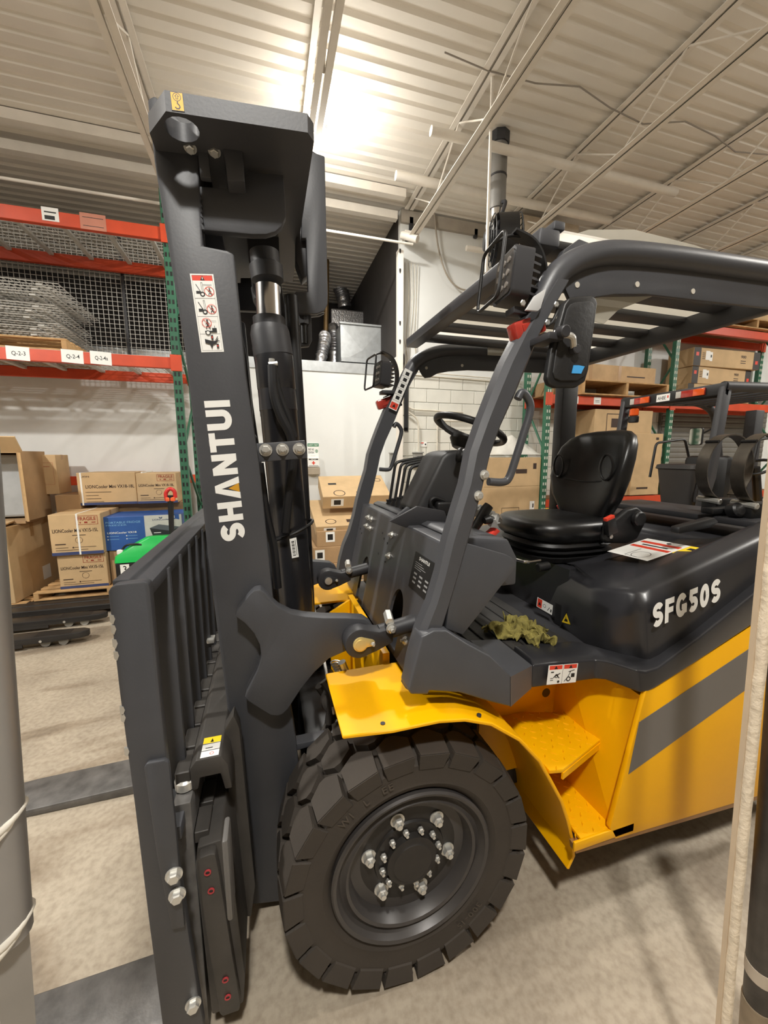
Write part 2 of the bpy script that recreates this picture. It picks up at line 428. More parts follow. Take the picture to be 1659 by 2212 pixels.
DIM = M('far_wall_paint', (150, 142, 130), .8, var=.1)
struct('wall_left', box(NB(), (-9.1, -6.5, 0), (-9, 9.6, 5.3)), DIM)
struct('wall_right', box(NB(), (16, -6.5, 0), (16.1, 9.6, 5.3)), DIM)
struct('wall_front', box(NB(), (-9, -6.6, 0), (16, -6.5, 5.3)), DIM)
for n_, (p0, p1) in enumerate(([(2.093,4.908),(2.147,5.144)], [(3.121,4.984),(3.172,5.281)])):
    struct('trim_%d' % (5 + n_), box(NB(), (p0[0], 5.66, p0[1]), (p1[0], 5.7, min(p1[1], 5.1))), DARK)
# slotted white column with its bracket
cx_ = (1.925,4.234)[0]
col = thing('column', 'white slotted steel column at the end of the block wall', 'column', (cx_, 5.58, 0), world_coords=True)
obj('post', box(NB(), (cx_ - .04, 5.55, 0), (cx_ + .04, 5.64, 4.6), .004), WPAINT, col)
for z in [(1.896,4.607)[1], (1.897,4.351)[1], (1.871,3.659)[1], (1.864,3.409)[1]]:
    x = cx_ - .025; obj('slot', prism(NB(), [(x, z), (x + .025, z), (x + .025, z - .035), (x + .017, z - .06), (x + .008, z - .06), (x, z - .035)], 'y', 5.546, 5.553), DARK, col)
ba, bb = (1.937,5.55,4.783), (2.111,5.4,4.682)
obj('bracket', cyl(NB(), ba, bb, .05, 12), WPAINT, col, 40)
obj('seat_plate', box(NB(), (cx_ + .04, 5.5, ba[2] + .05), (cx_ + .2, 5.64, 4.74)), WPAINT, col)
bm = NB()
for k in range(5):
    x = cx_ + .1 + .05 * k
    tube(bm, [(x, 5.67, 4.5), (x + .02 * math.sin(k), 5.67, 4.0), (x - .03, 5.67, 3.5), (x + .06 * math.cos(k * 2), 5.67, 3.2), (cx_ + .06, 5.67, 2.9)], .005, 5, .2)
tag(obj('hanging_wires', bm, M('old_wire', (176, 168, 150), .6)), 'bundle of loose thin wires hanging down the white wall by the column', 'wire', kind='stuff')
bm = NB(); tube(bm, [(2.453,5.63,5.188),(2.51,5.63,4.771),(2.611,5.63,4.473),(2.743,5.63,4.287),(2.935,5.63,4.205),(3.167,5.63,4.25)], .012, 7, .2)
tag(obj('drooping_cable', bm, M('grey_cable2', (160, 150, 136), .6), None, 40), 'single thick cable drooping in a curve over the white wall', 'cable')
# conduits and switch boxes on the block wall
def conduit(pts, label, r=.013):
    return tag(obj('conduit', tube(NB(), pts, r, 8, .1), M('conduit_paint', (212, 206, 192), .5), None, 40), label, 'conduit')
conduit([(1.974,5.665,3.371),(1.984,5.665,2.602),(2.11,5.665,2.457),(3.004,5.665,2.434)], 'white conduit dropping beside the column and turning right along the blocks')
conduit([(2.066,5.645,2.42),(2.246,5.645,2.315),(2.251,5.645,1.828)], 'white conduit curving down into the second switch box')
conduit([(2.573,5.665,1.649),(2.57,5.665,2.254),(2.609,5.665,2.297),(3.507,5.665,2.31)], 'white conduit rising behind the steering wheel and turning right')
conduit([(2.114,5.665,3.008),(3.994,5.665,2.969)], 'upper straight conduit along the top of the block courses', .009)
conduit([(2.114,5.665,2.961),(3.997,5.665,2.925)], 'lower straight conduit along the top of the block courses', .009)
def switchbox(p0, p1, label):
    x0, z0, x1, z1 = p0[0], p0[2], p1[0], p1[2]
    t = thing('switch_box', label, 'switch box', (x0, 5.6, z0), world_coords=True)
    bg = M('box_grey', (150, 150, 146), .45)
    obj('body', box(NB(), (x0, 5.6, z0), (x1, 5.695, z1), .008), bg, t)
    obj('hood', box(NB(), (x0 - .01, 5.585, z1), (x1 + .01, 5.695, z1 + .02), .004), bg, t)
    obj('lever', box(NB(), (x1, 5.62, z0 + .08), (x1 + .035, 5.65, z0 + .14), .004), M('box_grey2', (124, 124, 120), .45), t)
    decal('label', (x0 + .04, 5.6, z0 + .1), (x1 - x0 - .08, 0, 0), (0, 0, .07), [('r', WHITE, 0, 0, 1, 1), ('r', INK, 0, .72, 1, 1), ('r', RED, .1, .3, .9, .5)], t)
switchbox((1.795,5.6,1.615), (1.912,5.6,1.793), 'grey switch box left on the block wall, behind the far guard pillar')
switchbox((2.175,5.6,1.583), (2.309,5.6,1.8), 'grey switch box right on the block wall, behind the levers')
def wallsign(p0, p1, items, label, y=5.69):
    x0, z0 = p0[0], p0[2]; w, h = p1[0] - x0, p1[2] - z0
    o = obj('wall_sign', box(NB(), (x0, y - .004, z0), (x0 + w, y + .008, z0 + h)), WHITE); tag(o, label, 'sign')
    decal('print', (x0, y - .004, z0), (w, 0, 0), (0, 0, h), items, o); return o
wallsign((1.913,5.69,1.912), (2.025,5.69,2.024), [('r', RED, .04, .72, .5, .92), ('r', INK, .06, .5, .4, .56), ('r', INK, .06, .36, .4, .42), ('c', INK, .75, .45, .12), ('c', GRN, .6, .8, .05)], 'small white notice above the left switch box')
wallsign((2.299,5.69,1.9), (2.406,5.69,1.971), [('r', RED, .04, .72, .5, .92), ('r', INK, .06, .5, .4, .56), ('c', INK, .78, .5, .12)], 'small white notice above the right switch box')
wallsign((0.654,6.49,1.742), (0.833,6.49,1.966), [('r', GRN, 0, .78, 1, 1), ('t', WHITE, 'SAFETY FIRST', .06, .83, .11, .88), ('t', INK, 'FIRST AID', .06, .5, .14, .5), ('t', INK, 'STATION', .06, .28, .14, .5), ('o', GRN, .8, .45, .12, .04), ('r', GRN, .77, .38, .83, .52)], 'green and white first aid sign on the white partition', 6.49)
fx, fz = (0.638,1.585)
t = thing('first_aid_box', 'white first aid box with a handle on the partition', 'first aid box', (fx + .1, 6.45, fz), world_coords=True)
obj('case', box(NB(), (fx, 6.4, fz), (fx + .19, 6.498, fz + .16), .012), WHITE, t)
obj('shelf', box(NB(), (fx - .005, 6.39, fz - .12), (fx + .195, 6.498, fz - .005), .006), M('shelf_beige', (172, 160, 142), .6), t)
obj('handle', tube(NB(), [(fx + .05, 6.45, fz + .15), (fx + .05, 6.45, fz + .195), (fx + .14, 6.45, fz + .195), (fx + .14, 6.45, fz + .15)], .007, 6, .02), WHITE, t)
decal('print', (fx, 6.4, fz), (.19, 0, 0), (0, 0, .16), [('r', INK, .1, .72, .9, .84), ('t', WHITE, 'FIRST AID', .3, .74, .07, .4), ('r', RED, .45, .25, .55, .6), ('r', RED, .36, .37, .64, .48), ('r', INK, .1, .12, .9, .16)], t)
# ducts in the loft
dx0, dz0 = (1.282,3.334); dx1, dz1 = (2.008,3.934)
t = thing('duct_box', 'galvanised sheet metal duct box on the partition top', 'duct', ((dx0 + dx1) / 2, 7.1, dz0), world_coords=True)
bm = NB(); v = [bm.verts.new(p) for p in ((dx0, 6.75, dz0), (dx1, 6.75, dz0), (dx1, 6.75, dz1), (dx0, 6.75, dz1))]
c2 = bm.verts.new(((dx0 + dx1) / 2, 6.735, (dz0 + dz1) / 2 - .1))
for i in range(4): bm.faces.new((v[i], v[(i + 1) % 4], c2))
box(bm, (dx0, 6.76, dz0), (dx1, 7.2, dz1))
obj('panel', bm, GALV, t)
obj('flange', box(NB(), (dx0 - .02, 6.72, dz1), (dx1 + .01, 6.78, dz1 + .03), .004), GALV, t)
obj('base', box(NB(), (dx0, 6.73, dz0 - .0), (dx1, 6.75, dz0 + .07), .003), GALV, t)
def flex(pts, r, label):
    P = smooth_path(pts, .25, 8); Q = []; 
    for i in range(len(P) - 1):
        for k in range(4): Q.append(P[i].lerp(P[i + 1], k / 4))
    tag(obj('flexible_duct', tube(NB(), Q, [r * (1 + .1 * math.sin(i * 1.9)) for i in range(len(Q))], 12), FOIL, None, 60), label, 'duct')
flex([(0.929,6.85,3.252), (1.016,6.85,3.607), (1.065,7,3.777), (1.086,7.3,3.877)], .095, 'crinkled foil duct rising left of the sheet metal box')
flex([(1.336,7.75,3.482), (1.364,7.75,3.949), (1.342,7.9,4.285)], .11, 'foil wrapped duct directly beside the sheet metal box')
flex([(1.734,8.6,4.856), (1.672,8.6,5.214), (1.516,8.8,5.501)], .14, 'silver foil duct highest in the dark loft')
tag(obj('foil_wrap', box(NB(), (1.34,8,4.264), (2.011,8.1,4.617), .03), FOIL), 'foil wrapped duct section above the sheet metal box', 'duct')
tag(obj('brass_pipe', cyl(NB(), (1.15,7.5,3.946), (1.199,7.5,5.246), .045, 12), M('brass_pipe', (116, 92, 56), .5, .4, var=.3), None, 40), 'brass coloured vertical pipe in the dark loft', 'pipe')

# exhaust stack and hanging fan
t = thing('exhaust_stack', 'tall grey exhaust pipe rising to the ceiling behind the overhead guard', 'exhaust pipe', (2.6, 4.2, 4.0), world_coords=True)
e0 = Vector((2.601,4.2,4.463)); e1 = Vector((2.567,4.2,5.233)); e1.z = 5.21; e0.x = (e0.x + e1.x) / 2; e1.x = e0.x
obj('pipe', cyl(NB(), e0, e1, .092, 20), M('stack_grey', (126, 124, 120), .5), t, 40)
obj('collar', cyl(NB(), (e0.x, 4.2, 5.1), (e0.x, 4.2, 5.21), .112, 8), DARK, t)
obj('band', cyl(NB(), (e0.x, 4.2, 4.78), (e0.x, 4.2, 4.8), .096, 20), DARK, t, 40)
obj('elbow', tube(NB(), [e0, e0 + Vector((0, 0, -.13)), e0 + Vector((-.06, 0, -.2))], .08, 16, .1), CHROME, t, 40)
t = thing('fan', 'dark round fan with wire guards hanging beside the exhaust pipe', 'fan', (2.7, 4.0, 3.9), world_coords=True)
fc = Vector((2.537,3.95,4.025)); fd = Vector((.93, -.36, 0))
for s, nm in ((1, 'guard_front'), (-1, 'guard_back')):
    bm = NB(); c = fc + fd * .13 * s; sd = Vector((-fd.y, fd.x, 0))
    for q in range(1, 6):
        rr = .24 * q / 5; tube(bm, [c + (sd * math.cos(a * PI / 12) + Vector((0, 0, 1)) * math.sin(a * PI / 12)) * rr + fd * s * .05 * (1 - (q / 5) ** 2) for a in range(24)], .006, 4, closed=True)
    for a in range(8): tube(bm, [c + fd * s * .05, c + (sd * math.cos(a * PI / 4) + Vector((0, 0, 1)) * math.sin(a * PI / 4)) * .24], .005, 4)
    obj(nm, bm, BLK, t)
obj('motor', cyl(NB(), fc - fd * .22, fc + fd * .02, .1, 16, .02), DARK, t, 40)
obj('shroud', tube(NB(), [fc - fd * .1, fc + fd * .1], .245, 24, cap=False), BLK, t, 40)
for a in range(4):
    u = sd * math.cos(a * PI / 2 + .4) + Vector((0, 0, 1)) * math.sin(a * PI / 2 + .4); w = u.cross(fd)
    bm = NB(); v = [fc + fd * .03 + u * .04 + w * .02, fc + fd * .06 + u * .22 + w * .08, fc - fd * .02 + u * .23 - w * .06, fc + u * .04 - w * .02]
    loft(bm, [v, [p + fd * .006 for p in v]]); obj('blade', bm, DARK, t)
obj('hanger', tube(NB(), [(e0.x, 4.2, e0.z + .06), (e0.x + .02, 4.05, e0.z + .02), fc - fd * .12], .02, 8, .05), DARK, t, 40)
ra, rb = (2.146,3.6,3.513), (2.122,3.6,4.491)
wpipe('riser_pipe', (rb[0], 3.6, ra[2]), (rb[0], 3.6, 5.21), .014, 'thin white vertical pipe hanging from the ceiling in front of the fan', 'pipe')
b0_, b1_ = (3.48,5,4.781), (4.418,5,5.052)
tag(obj('soffit_box', box(NB(), (b0_[0], 5.0, b0_[2] - .25), (b1_[0], 5.69, 5.0), .01), M('beige_panel', (206, 192, 172), .7)), 'beige boxed panel high on the wall right of the fan', 'panel')

# ceiling lamps
for i, (x, y, z, p, upl) in enumerate(LAMPS):
    t = thing('ceiling_lamp', ['round glowing lamp seen over the top of the mast', 'ceiling lamp behind the photographer', 'ceiling lamp out of sight to the right', 'ceiling lamp out of sight to the left', 'ceiling lamp at the far right'][i], 'lamp', (x, y, z))
    b = NB(); lathe(b, [(.03, .05), (.11, .04), (.175, .0), (.155, -.04), (.06, -.058), (.012, -.06)], (0, 0, 0), 'z', 24)
    bulb = obj('bulb', b, M('lamp_glow', (255, 240, 214), .5, emit=14), t, 40)
    obj('stem', cyl(NB(), (0, 0, .045), (0, 0, 5.2 - z), .018, 8), WPAINT, t)
    obj('pin', cyl(NB(), (0, 0, -.075), (0, 0, -.06), .016, 8), DARK, t)
    ld = bpy.data.lights.new('lamp_light', 'AREA'); ld.shape = 'DISK'; ld.size = .3; ld.energy = p; ld.color = LAMPCOL
    lo = link('lamp_light', ld, t); lo.location = (0, 0, -.085)
    lu = bpy.data.lights.new('lamp_glow_light', 'POINT'); lu.energy = p * upl; lu.color = LAMPCOL; lu.shadow_soft_size = .2
    lo = link('lamp_glow_light', lu, t); lo.location = (0, 0, -.3)


# ================================================================ THE FORKLIFT
CY = 1.70                      # centre line of the truck
def mir(y): return 2 * CY - y
FK = thing('forklift', 'large black and yellow forklift with its mast to the left, nearest the camera', 'forklift', (.6, CY, 0), world_coords=True)
def part(name, bm, m, parent=FK, smooth=35): return obj(name, bm, m, parent, smooth)

# ---- mast
MY = 1.34
mast_out = [(-0.266,2.724),(-0.247,2.737),(-0.139,2.652),(-0.15,2.532),(-0.151,2.373),(-0.084,2.369),(-0.065,2.362),(-0.05,2.027),(-0.022,1.739),(0.002,1.263),(0.061,0.721),(0.101,0.02),(-0.125,0.076),(-0.16,0.772),(-0.191,1.365),(-0.218,2.071),(-0.261,2.576)]
for s in (0, 1):
    y0, y1 = (MY, MY + .085) if s == 0 else (mir(MY) - .085, mir(MY))
    up = part('mast_upright', prism(NB(), mast_out, 'y', y0, y1, .006), MASTM)
    if s == 0: UPR = up
# inner mast rails, slightly forward and between the outer ones
inn = [(-0.276,2.773),(-0.15,2.782),(-0.061,2.196),(0.003,0.848),(0.043,-0.006),(-0.104,0.026),(-0.184,1.33)]
for s in (0, 1):
    y0, y1 = (1.44, 1.5) if s == 0 else (mir(1.5), mir(1.44))
    part('inner_mast_rail', prism(NB(), inn, 'y', y0, y1, .005), DARK)
# top tie plate of the mast, drilled with a lifting hole, seen from below
def plate(poly, holes, zf, th):
    b = NB()
    for lp in [poly] + holes:
        vs = [b.verts.new((p[0], p[1], zf(p[0]))) for p in lp]
        for i in range(len(vs)): b.edges.new((vs[i], vs[(i + 1) % len(vs)]))
    bmesh.ops.triangle_fill(b, use_beauty=True, edges=list(b.edges))
    r = bmesh.ops.extrude_face_region(b, geom=list(b.faces))
    bmesh.ops.translate(b, verts=[g for g in r['geom'] if isinstance(g, bmesh.types.BMVert)], vec=(0, 0, th))
    return b
TZF = lambda x: 2.605 + (x + .199) * .0712
poly_top = [(-.199, 1.2), (.148, 1.2), (.168, 1.23), (.168, 2.15), (-.255, 2.2), (-.255, 1.28)]
TIE = part('mast_top_tie', plate(poly_top, [arc(-.172, 1.253, .042, 0, 337.5, 15)], TZF, .046), MASTM)
o = Vector((-0.185,1.2,2.609)); u = Vector((-0.156,1.2,2.612)) - o; v = Vector((-0.187,1.2,2.65)) - o
decal('lifting_point_sticker', o, u, v, [('r', INK, 0, 0, 1, 1), ('r', M('sticker_yellow', (240, 176, 40), .5), .04, .03, .96, .97), ('o', INK, .5, .74, .3, .05), ('p', INK, [(.4, .62), (.6, .62), (.6, .76), (.7, .76), (.5, .9), (.3, .76), (.4, .76)]), ('p', M('sticker_yellow', (240, 176, 40), .5), [(.45, .65), (.55, .65), (.55, .79), (.6, .79), (.5, .85), (.4, .79), (.45, .79)]), ('l', INK, [(.52, .54), (.5, .4), (.62, .32), (.68, .22), (.58, .12), (.4, .12), (.3, .2)], .09)], TIE)
# fittings under the tie: roller boss, bolts, bar and chain block
for p in ((-0.163,1.313,2.605), (-0.101,1.316,2.61)): part('tie_bolt', hexbolt(NB(), Vector(p) + Vector((0, 0, .004)), (0, -.35, -1), .0125, .014, True, False), ZINC, TIE)
part('hose_guide_bar', prism(NB(), [(-0.147,2.652),(-0.121,2.655),(-0.115,2.547),(-0.144,2.546)], 'y', 1.325, 1.345, .003), MASTM)
part('chain_block', prism(NB(), [(-0.079,2.616),(-0.025,2.623),(-0.023,2.54),(-0.071,2.534),(-0.073,2.592)], 'y', 1.3, 1.44, .005), MASTM)
# rounded side bracket of the upper cross member
brk = [(-0.152,2.539),(-0.076,2.545),(-0.075,2.567),(-0.031,2.572),(-0.015,2.603),(0.089,2.612),(0.092,2.535),(0.092,2.496),(0.078,2.467),(0.059,2.449),(0.031,2.437),(-0.01,2.431),(-0.147,2.423),(-0.151,2.433)]
for s in (0, 1):
    a, b = (1.355, 1.385) if s == 0 else (mir(1.385), mir(1.355))
    part('upper_bracket', prism(NB(), brk, 'y', a, b, .003), MASTM)
bm = NB(); P = [Vector(p) for p in [(-0.156,1.35,2.515),(-0.155,1.35,2.489),(-0.154,1.35,2.464),(-0.153,1.35,2.44),(-0.151,1.35,2.418)]]
tube(bm, [p + Vector((.003 * math.sin(i * 2.1), 0, 0)) for i, p in enumerate(smooth_path(P, .02, 4))], .007, 7); part('weld_bead', bm, MASTM)
cx, cz = (0.079,2.605)
part('upper_cross_member', prism(NB(), [(-0.039,2.674),(0.088,2.676),(0.089,2.467),(0.109,2.319),(0.041,2.305),(-0.022,2.423)], 'y', 1.74, mir(1.5), .006), DARK)
# rearward plate with rounded corner, hanging hose anchor
pl = [(0.192,2.933),(0.273,2.924),(0.273,2.417),(0.271,2.381),(0.255,2.352),(0.227,2.339),(0.144,2.329),(0.142,2.414),(0.192,2.419),(0.191,2.617),(0.172,2.615)]
part('hose_plate', prism(NB(), pl, 'y', 1.7, 1.725, .004), MASTM)
part('hose_plate_web', prism(NB(), [(0.167,2.976),(0.255,2.945),(0.248,2.694),(0.202,2.498),(0.177,2.477),(0.152,2.543)], 'y', 1.73, 1.80, .004), DARK)
part('anchor_bracket', prism(NB(), [(0.192,2.358),(0.265,2.358),(0.242,2.345),(0.207,2.338),(0.208,2.244),(0.195,2.219),(0.157,2.212),(0.154,2.227),(0.188,2.229)], 'y', 1.735, 1.76, .003), MASTM)
hexb = Vector((0.174,1.74,2.324)); part('anchor_nut', tube(NB(), [hexb + Vector((0, 0, .03)), hexb - Vector((0, 0, .02))], .024, 6), DARK, FK, None)
part('anchor_rod', cyl(NB(), hexb, (0.175,1.74,2.228), .013, 12), BLK)
# lift cylinders
for s in (0, 1):
    y = 1.60 if s == 0 else mir(1.60)
    def L(p): return Vector((p[0], y, p[2]))
    a, b, c, d, e = [L(p) for p in ((0.027,1.6,2.497), (0.035,1.6,2.402), (0.034,1.6,2.251), (0.046,1.6,2.135), (0.104,1.6,0.969))]
    part('rod_head', tube(NB(), [a, a.lerp(b, .45), a.lerp(b, .5), b], [.052, .052, .06, .058], 24), MASTM)
    part('piston_rod', cyl(NB(), b - Vector((0, 0, .02)), c, .045, 28), CHROME)
    dn = (e - d).normalized()
    part('cylinder_gland', tube(NB(), [c - dn * .02, c + dn * .01, c + dn * .012, c + dn * .035, d, d + dn * .005], [.058, .058, .066, .072, .072, .064], 28), DARK)
    part('cylinder_barrel', tube(NB(), [d, d + dn * .12, d + dn * .123, d + dn * .2, d + dn * .203, e], [.072, .072, .070, .072, .070, .070], 28), M('cylinder_black', (36, 36, 39), .32, coat=.3))
bm = NB(); tube(bm, [(0.036,1.53,2.11), (0.035,1.53,2.083)], .011, 10); part('hose_port', bm, ZINC)
part('hose_fitting', cyl(NB(), (0.024,1.525,2.089), (0.055,1.525,2.094), .009, 8), ZINC)
part('hydraulic_hose', tube(NB(), [(0.036,1.52,2.084), (0.035,1.51,1.985), (0.057,1.5,1.903), (0.098,1.5,1.829), (0.098,1.5,1.735), (0.072,1.5,1.597), (0.057,1.5,1.474)], .017, 10, .08), HOSE)
part('hydraulic_hose', tube(NB(), [(0.04,1.53,2.086), (0.055,1.53,1.989), (0.085,1.53,1.907), (0.108,1.53,1.83)], .014, 10, .08), HOSE)
part('return_pipe', tube(NB(), [(0.12,1.66,2.379), (0.127,1.66,2.172), (0.137,1.66,1.827), (0.146,1.66,1.377), (0.151,1.66,1.042)], .027, 14, .05), HOSE)
part('front_hose', tube(NB(), [(-0.024,1.5,1.736), (-0.009,1.5,1.548), (0.014,1.5,1.423), (0.021,1.5,1.258)], .016, 10, .05), HOSE)
e = Vector((0.083,1.53,1.463))
part('hose_strap', tube(NB(), [Vector((e.x + .09 * math.cos(t * PI / 12), 1.6 + .09 * math.sin(t * PI / 12), e.z + .035 * math.cos(t * PI / 12))) for t in range(24)], .006, 6, closed=True), BLK)
o = Vector((0.073,1.518,1.444)); u = Vector((0.099,1.518,1.448)) - o; v = Vector((0.08,1.518,1.366)) - o
decal('barcode_sticker', o + v, u, -v, [('r', WHITE, 0, 0, 1, 1)] + [('r', INK, .2, .1 + .8 * k / 14, .62, .1 + .8 * k / 14 + (.02 if k % 3 else .04)) for k in range(14)] + [('r', INK, .75, .1, .82, .9)], FK)
# cylinder clamp with three bolts
CL = part('cylinder_clamp', prism(NB(), [(-0.073,1.8),(0.132,1.815),(0.139,1.753),(-0.068,1.737)], 'y', 1.39, 1.405, .003), MASTM)
for p in ((0,1.39,1.781), (0.055,1.39,1.783), (0.111,1.39,1.785)): part('clamp_bolt', hexbolt(NB(), p, (0, -1, 0), .016, .014), ZINC, CL)
part('clamp_block', prism(NB(), [(-0.089,1.817),(-0.036,1.825),(-0.032,1.797),(-0.064,1.792),(-0.064,1.739),(-0.083,1.708),(-0.092,1.762)], 'y', 1.385, 1.5, .008, 3), MASTM, CL)
bm = NB()
for k in range(9):
    p = Vector((-0.084,1.383,1.814)).lerp(Vector((-0.078,1.383,1.711)), k / 8); lathe(bm, [(.002, -.006), (.009, 0), (.002, .006)], p + Vector((.003 * (k % 2), 0, 0)), 'y', 8)
for k in range(7):
    p = Vector((-0.083,1.383,1.816)).lerp(Vector((-0.035,1.383,1.824)), k / 6); lathe(bm, [(.002, -.006), (.009, 0), (.002, .006)], p, 'y', 8)
part('weld_bead', bm, MASTM, CL)
# warning label and lettering on the upright
o = Vector((-0.173,1.34,2.072)); u = Vector((-0.109,1.34,2.078)) - o; v = Vector((-0.19,1.34,2.291)) - o
A_ = v.length / u.length
its = [('r', WHITE, 0, 0, 1, 1), ('r', INK, .06, .02, .94, .985), ('r', WHITE, .068, .024, .932, .981), ('r', RED, .07, .915, .93, .98), ('p', INK, [(.4, .918), (.6, .918), (.5, .976)]), ('r', WHITE, .485, .932, .515, .958)]
for z in (.235, .46, .69): its.append(('r', INK, .068, z, .932, z + .004))
for k, z in ((0, .7), (1, .475)):
    its += [('l', INK, [(.18, z + .17), (.38, z + .06)], .025), ('r', INK, .16, z + .05, .36, z + .085), ('o', INK, .42, z + .045, .085, .05), ('l', INK, [(.42, z + .08), (.4, z + .19), (.46, z + .19), (.48, z + .08)], .014)]
    its += person_icon(.74, z + .025, .34, INK, A_) + [('o', RED, .72, z + .08, .2, .022), ('l', RED, [(.58, z + .125), (.87, z + .04)], .022)]
its += [('r', INK, .48, .7 + .16, .86, .7 + .165)]
its += person_icon(.45, .3, .42, INK, A_) + [('o', RED, .42, .38, .2, .022), ('l', RED, [(.28, .43), (.58, .33)], .022), ('r', INK, .3, .255, .82, .275), ('r', INK, .62, .27, .82, .31), ('l', INK, [(.74, .3), (.74, .34)], .02), ('l', INK, [(.6, .4), (.85, .4)], .012), ('c', WHITE, .42, .25, .07), ('o', INK, .42, .25, .09, .03)]
its += [('p', INK, [(.24, .17), (.46, .15), (.6, .14), (.75, .15), (.85, .18), (.72, .11), (.56, .09), (.5, .04), (.44, .1), (.24, .12)]), ('l', INK, [(.7, .14), (.88, .145)], .03), ('l', INK, [(.7, .15), (.82, .2)], .03), ('r', INK, .52, .16, .62, .22), ('r', RED, .55, .175, .59, .205), ('r', INK, .72, .05, .82, .105), ('r', RED, .75, .065, .79, .09)]
decal('warning_label', o, u, v, its, UPR)
o = Vector((-0.076,1.34,1.49)); u = Vector((-0.101,1.34,1.935)) - o; v = Vector((-0.15,1.34,1.484)) - o
decal('brand_lettering', o, u, v, [('g', WHITE, 'SHANTUI', 0, 0, 1, .1, .26, 0, 1.0, M('letter_gold', (208, 152, 40), .5))], UPR)
# fan shaped tilt brackets
fan = [(-0.119,1.249),(-0.111,1.268),(-0.069,1.317),(-0.056,1.328),(-0.037,1.33),(-0.022,1.315),(-0.007,1.29),(0.018,1.262),(0.059,1.234),(0.104,1.219),(0.166,1.206),(0.249,1.195),(0.312,1.183),(0.339,1.161),(0.354,1.124),(0.349,1.089),(0.311,1.07),(0.247,1.073),(0.181,1.053),(0.129,1.01),(0.083,0.959),(0.034,0.889),(0.017,0.874),(-0.001,0.871),(-0.025,0.879),(-0.093,0.944),(-0.103,0.961),(-0.098,0.975),(-0.059,1.048),(-0.044,1.094),(-0.047,1.139),(-0.064,1.183),(-0.091,1.222)]
for s in (0, 1):
    a, b = (1.285, MY - .001) if s == 0 else (mir(MY) + .001, mir(1.285))
    part('tilt_bracket', prism(NB(), fan, 'y', a, b, .004), MASTM)
# tilt cylinders: eye, pin, rod, grease fitting
for s in (0, 1):
    f = (lambda y: y) if s == 0 else (lambda y: y + .72)
    pc = Vector((0.281,1.24,1.122)); pc.y = f(pc.y)
    rod = Vector((.55, f(1.3), pc.z + .045))
    eye = [(pc.x + .053 * math.cos(t), pc.z + .053 * math.sin(t)) for t in [math.radians(q) for q in range(60, 301, 15)]]
    eye += [(pc.x + .06, pc.z - .036), (pc.x + .12, pc.z - .012), (pc.x + .12, pc.z + .042), (pc.x + .07, pc.z + .034)]
    E = part('tilt_cylinder_eye', prism(NB(), eye, 'y', f(1.225), f(1.29), .006), DARK)
    part('tilt_cylinder_rod', cyl(NB(), (pc.x + .08, f(1.262), pc.z + .012), (pc.x + .34, f(1.262), pc.z + .06), .03, 18), DARK)
    q = pc + Vector((0, f(1.225) - pc.y, 0))
    part('pin_plate', prism(NB(), [(q.x + .026 * math.cos(t), q.z + .026 * math.sin(t)) for t in [math.radians(k) for k in range(60, 331, 18)]] + [(q.x + .05, q.z - .01), (q.x + .052, q.z + .004), (q.x + .044, q.z + .012)], 'y', q.y - .006, q.y + .002, .002), BRASS if s == 0 else DARK, E)
    part('pin', tube(NB(), [q - Vector((0, .012, 0)), q - Vector((0, .011, 0)), q], [.008, .019, .019], 20), BRASS if s == 0 else ZINC, E)
    part('pin_bolt', hexbolt(NB(), q + Vector((.042, -.006, 0)), (0, -1, 0), .008, .01, False), ZINC, E)
    g = pc + Vector((.105, f(1.25) - pc.y, .055))
    part('clamp_bolt', hexbolt(NB(), g + Vector((.004, -.03, -.01)), (0.1, -1, -.1), .014, .014), ZINC, E)
    part('clamp_nut', cyl(NB(), g + Vector((0, -.03, .012)), g + Vector((.01, .03, .02)), .016, 6), ZINC, E)

# ---- carriage, side shift frame, load backrest, forks
bx0, bx1 = -.357, -.272
bm = NB(); post = [(-0.36,1.455),(-0.353,1.465),(-0.343,1.469),(-0.285,1.472),(-0.277,1.467),(-0.275,1.453),(-0.275,1.184),(-0.272,0.724),(-0.242,0.139),(-0.343,0.193),(-0.349,0.539),(-0.353,0.899),(-0.359,1.2)]
LB = part('load_backrest', prism(bm, post, 'y', 1.0, 1.03, .004), MASTM)
part('load_backrest_post', prism(NB(), post, 'y', mir(1.03), mir(1.0), .004), MASTM, LB)
part('top_bar', prism(NB(), [(-.36, 1.452), (-.36, 1.472), (-.325, 1.472), (-.318, 1.463), (-.276, 1.463), (-.276, 1.43), (-.282, 1.43), (-.284, 1.452)], 'y', 1.03, mir(1.03), .003), MASTM, LB)
part('lower_bar', box(NB(), (-.335, 1.03, .74), (-.262, mir(1.03), .78), .004), MASTM, LB)
for k in range(8):
    y = 1.17 + .15 * k
    part('slat', box(NB(), (-.345, y, .74), (-.27, y + .02, 1.455), .003), MASTM, LB)
rp = [(-0.32,1.007),(-0.313,1.017),(-0.274,1.016),(-0.265,1.007),(-0.263,0.855),(-0.263,0.517),(-0.294,0.522),(-0.311,0.749)]
part('stiffener', prism(NB(), rp, 'y', .985, 1.0, .004), MASTM, LB)
for p in ((-0.276,0.985,0.689), (-0.273,0.985,0.627), (-0.263,1,0.245)): part('backrest_bolt', hexbolt(NB(), p, (.1, -1, 0), .0155, .018, True, False), ZINC, LB)
for k, z in enumerate((1.40, 1.375, 1.34, 1.31, 1.17, 1.15, 1.06)):
    part('paint_chip', prism(NB(), [(-.3615, z), (-.3615, z - .018), (-.356, z - .024), (-.351, z - .012), (-.3535, z - .002)], 'y', .9985, 1.004), ZINC, LB)
bm = NB()
for (u_, v_) in ((228, 1330), (231, 1300), (237, 1370), (240, 1440), (262, 1490)): pass
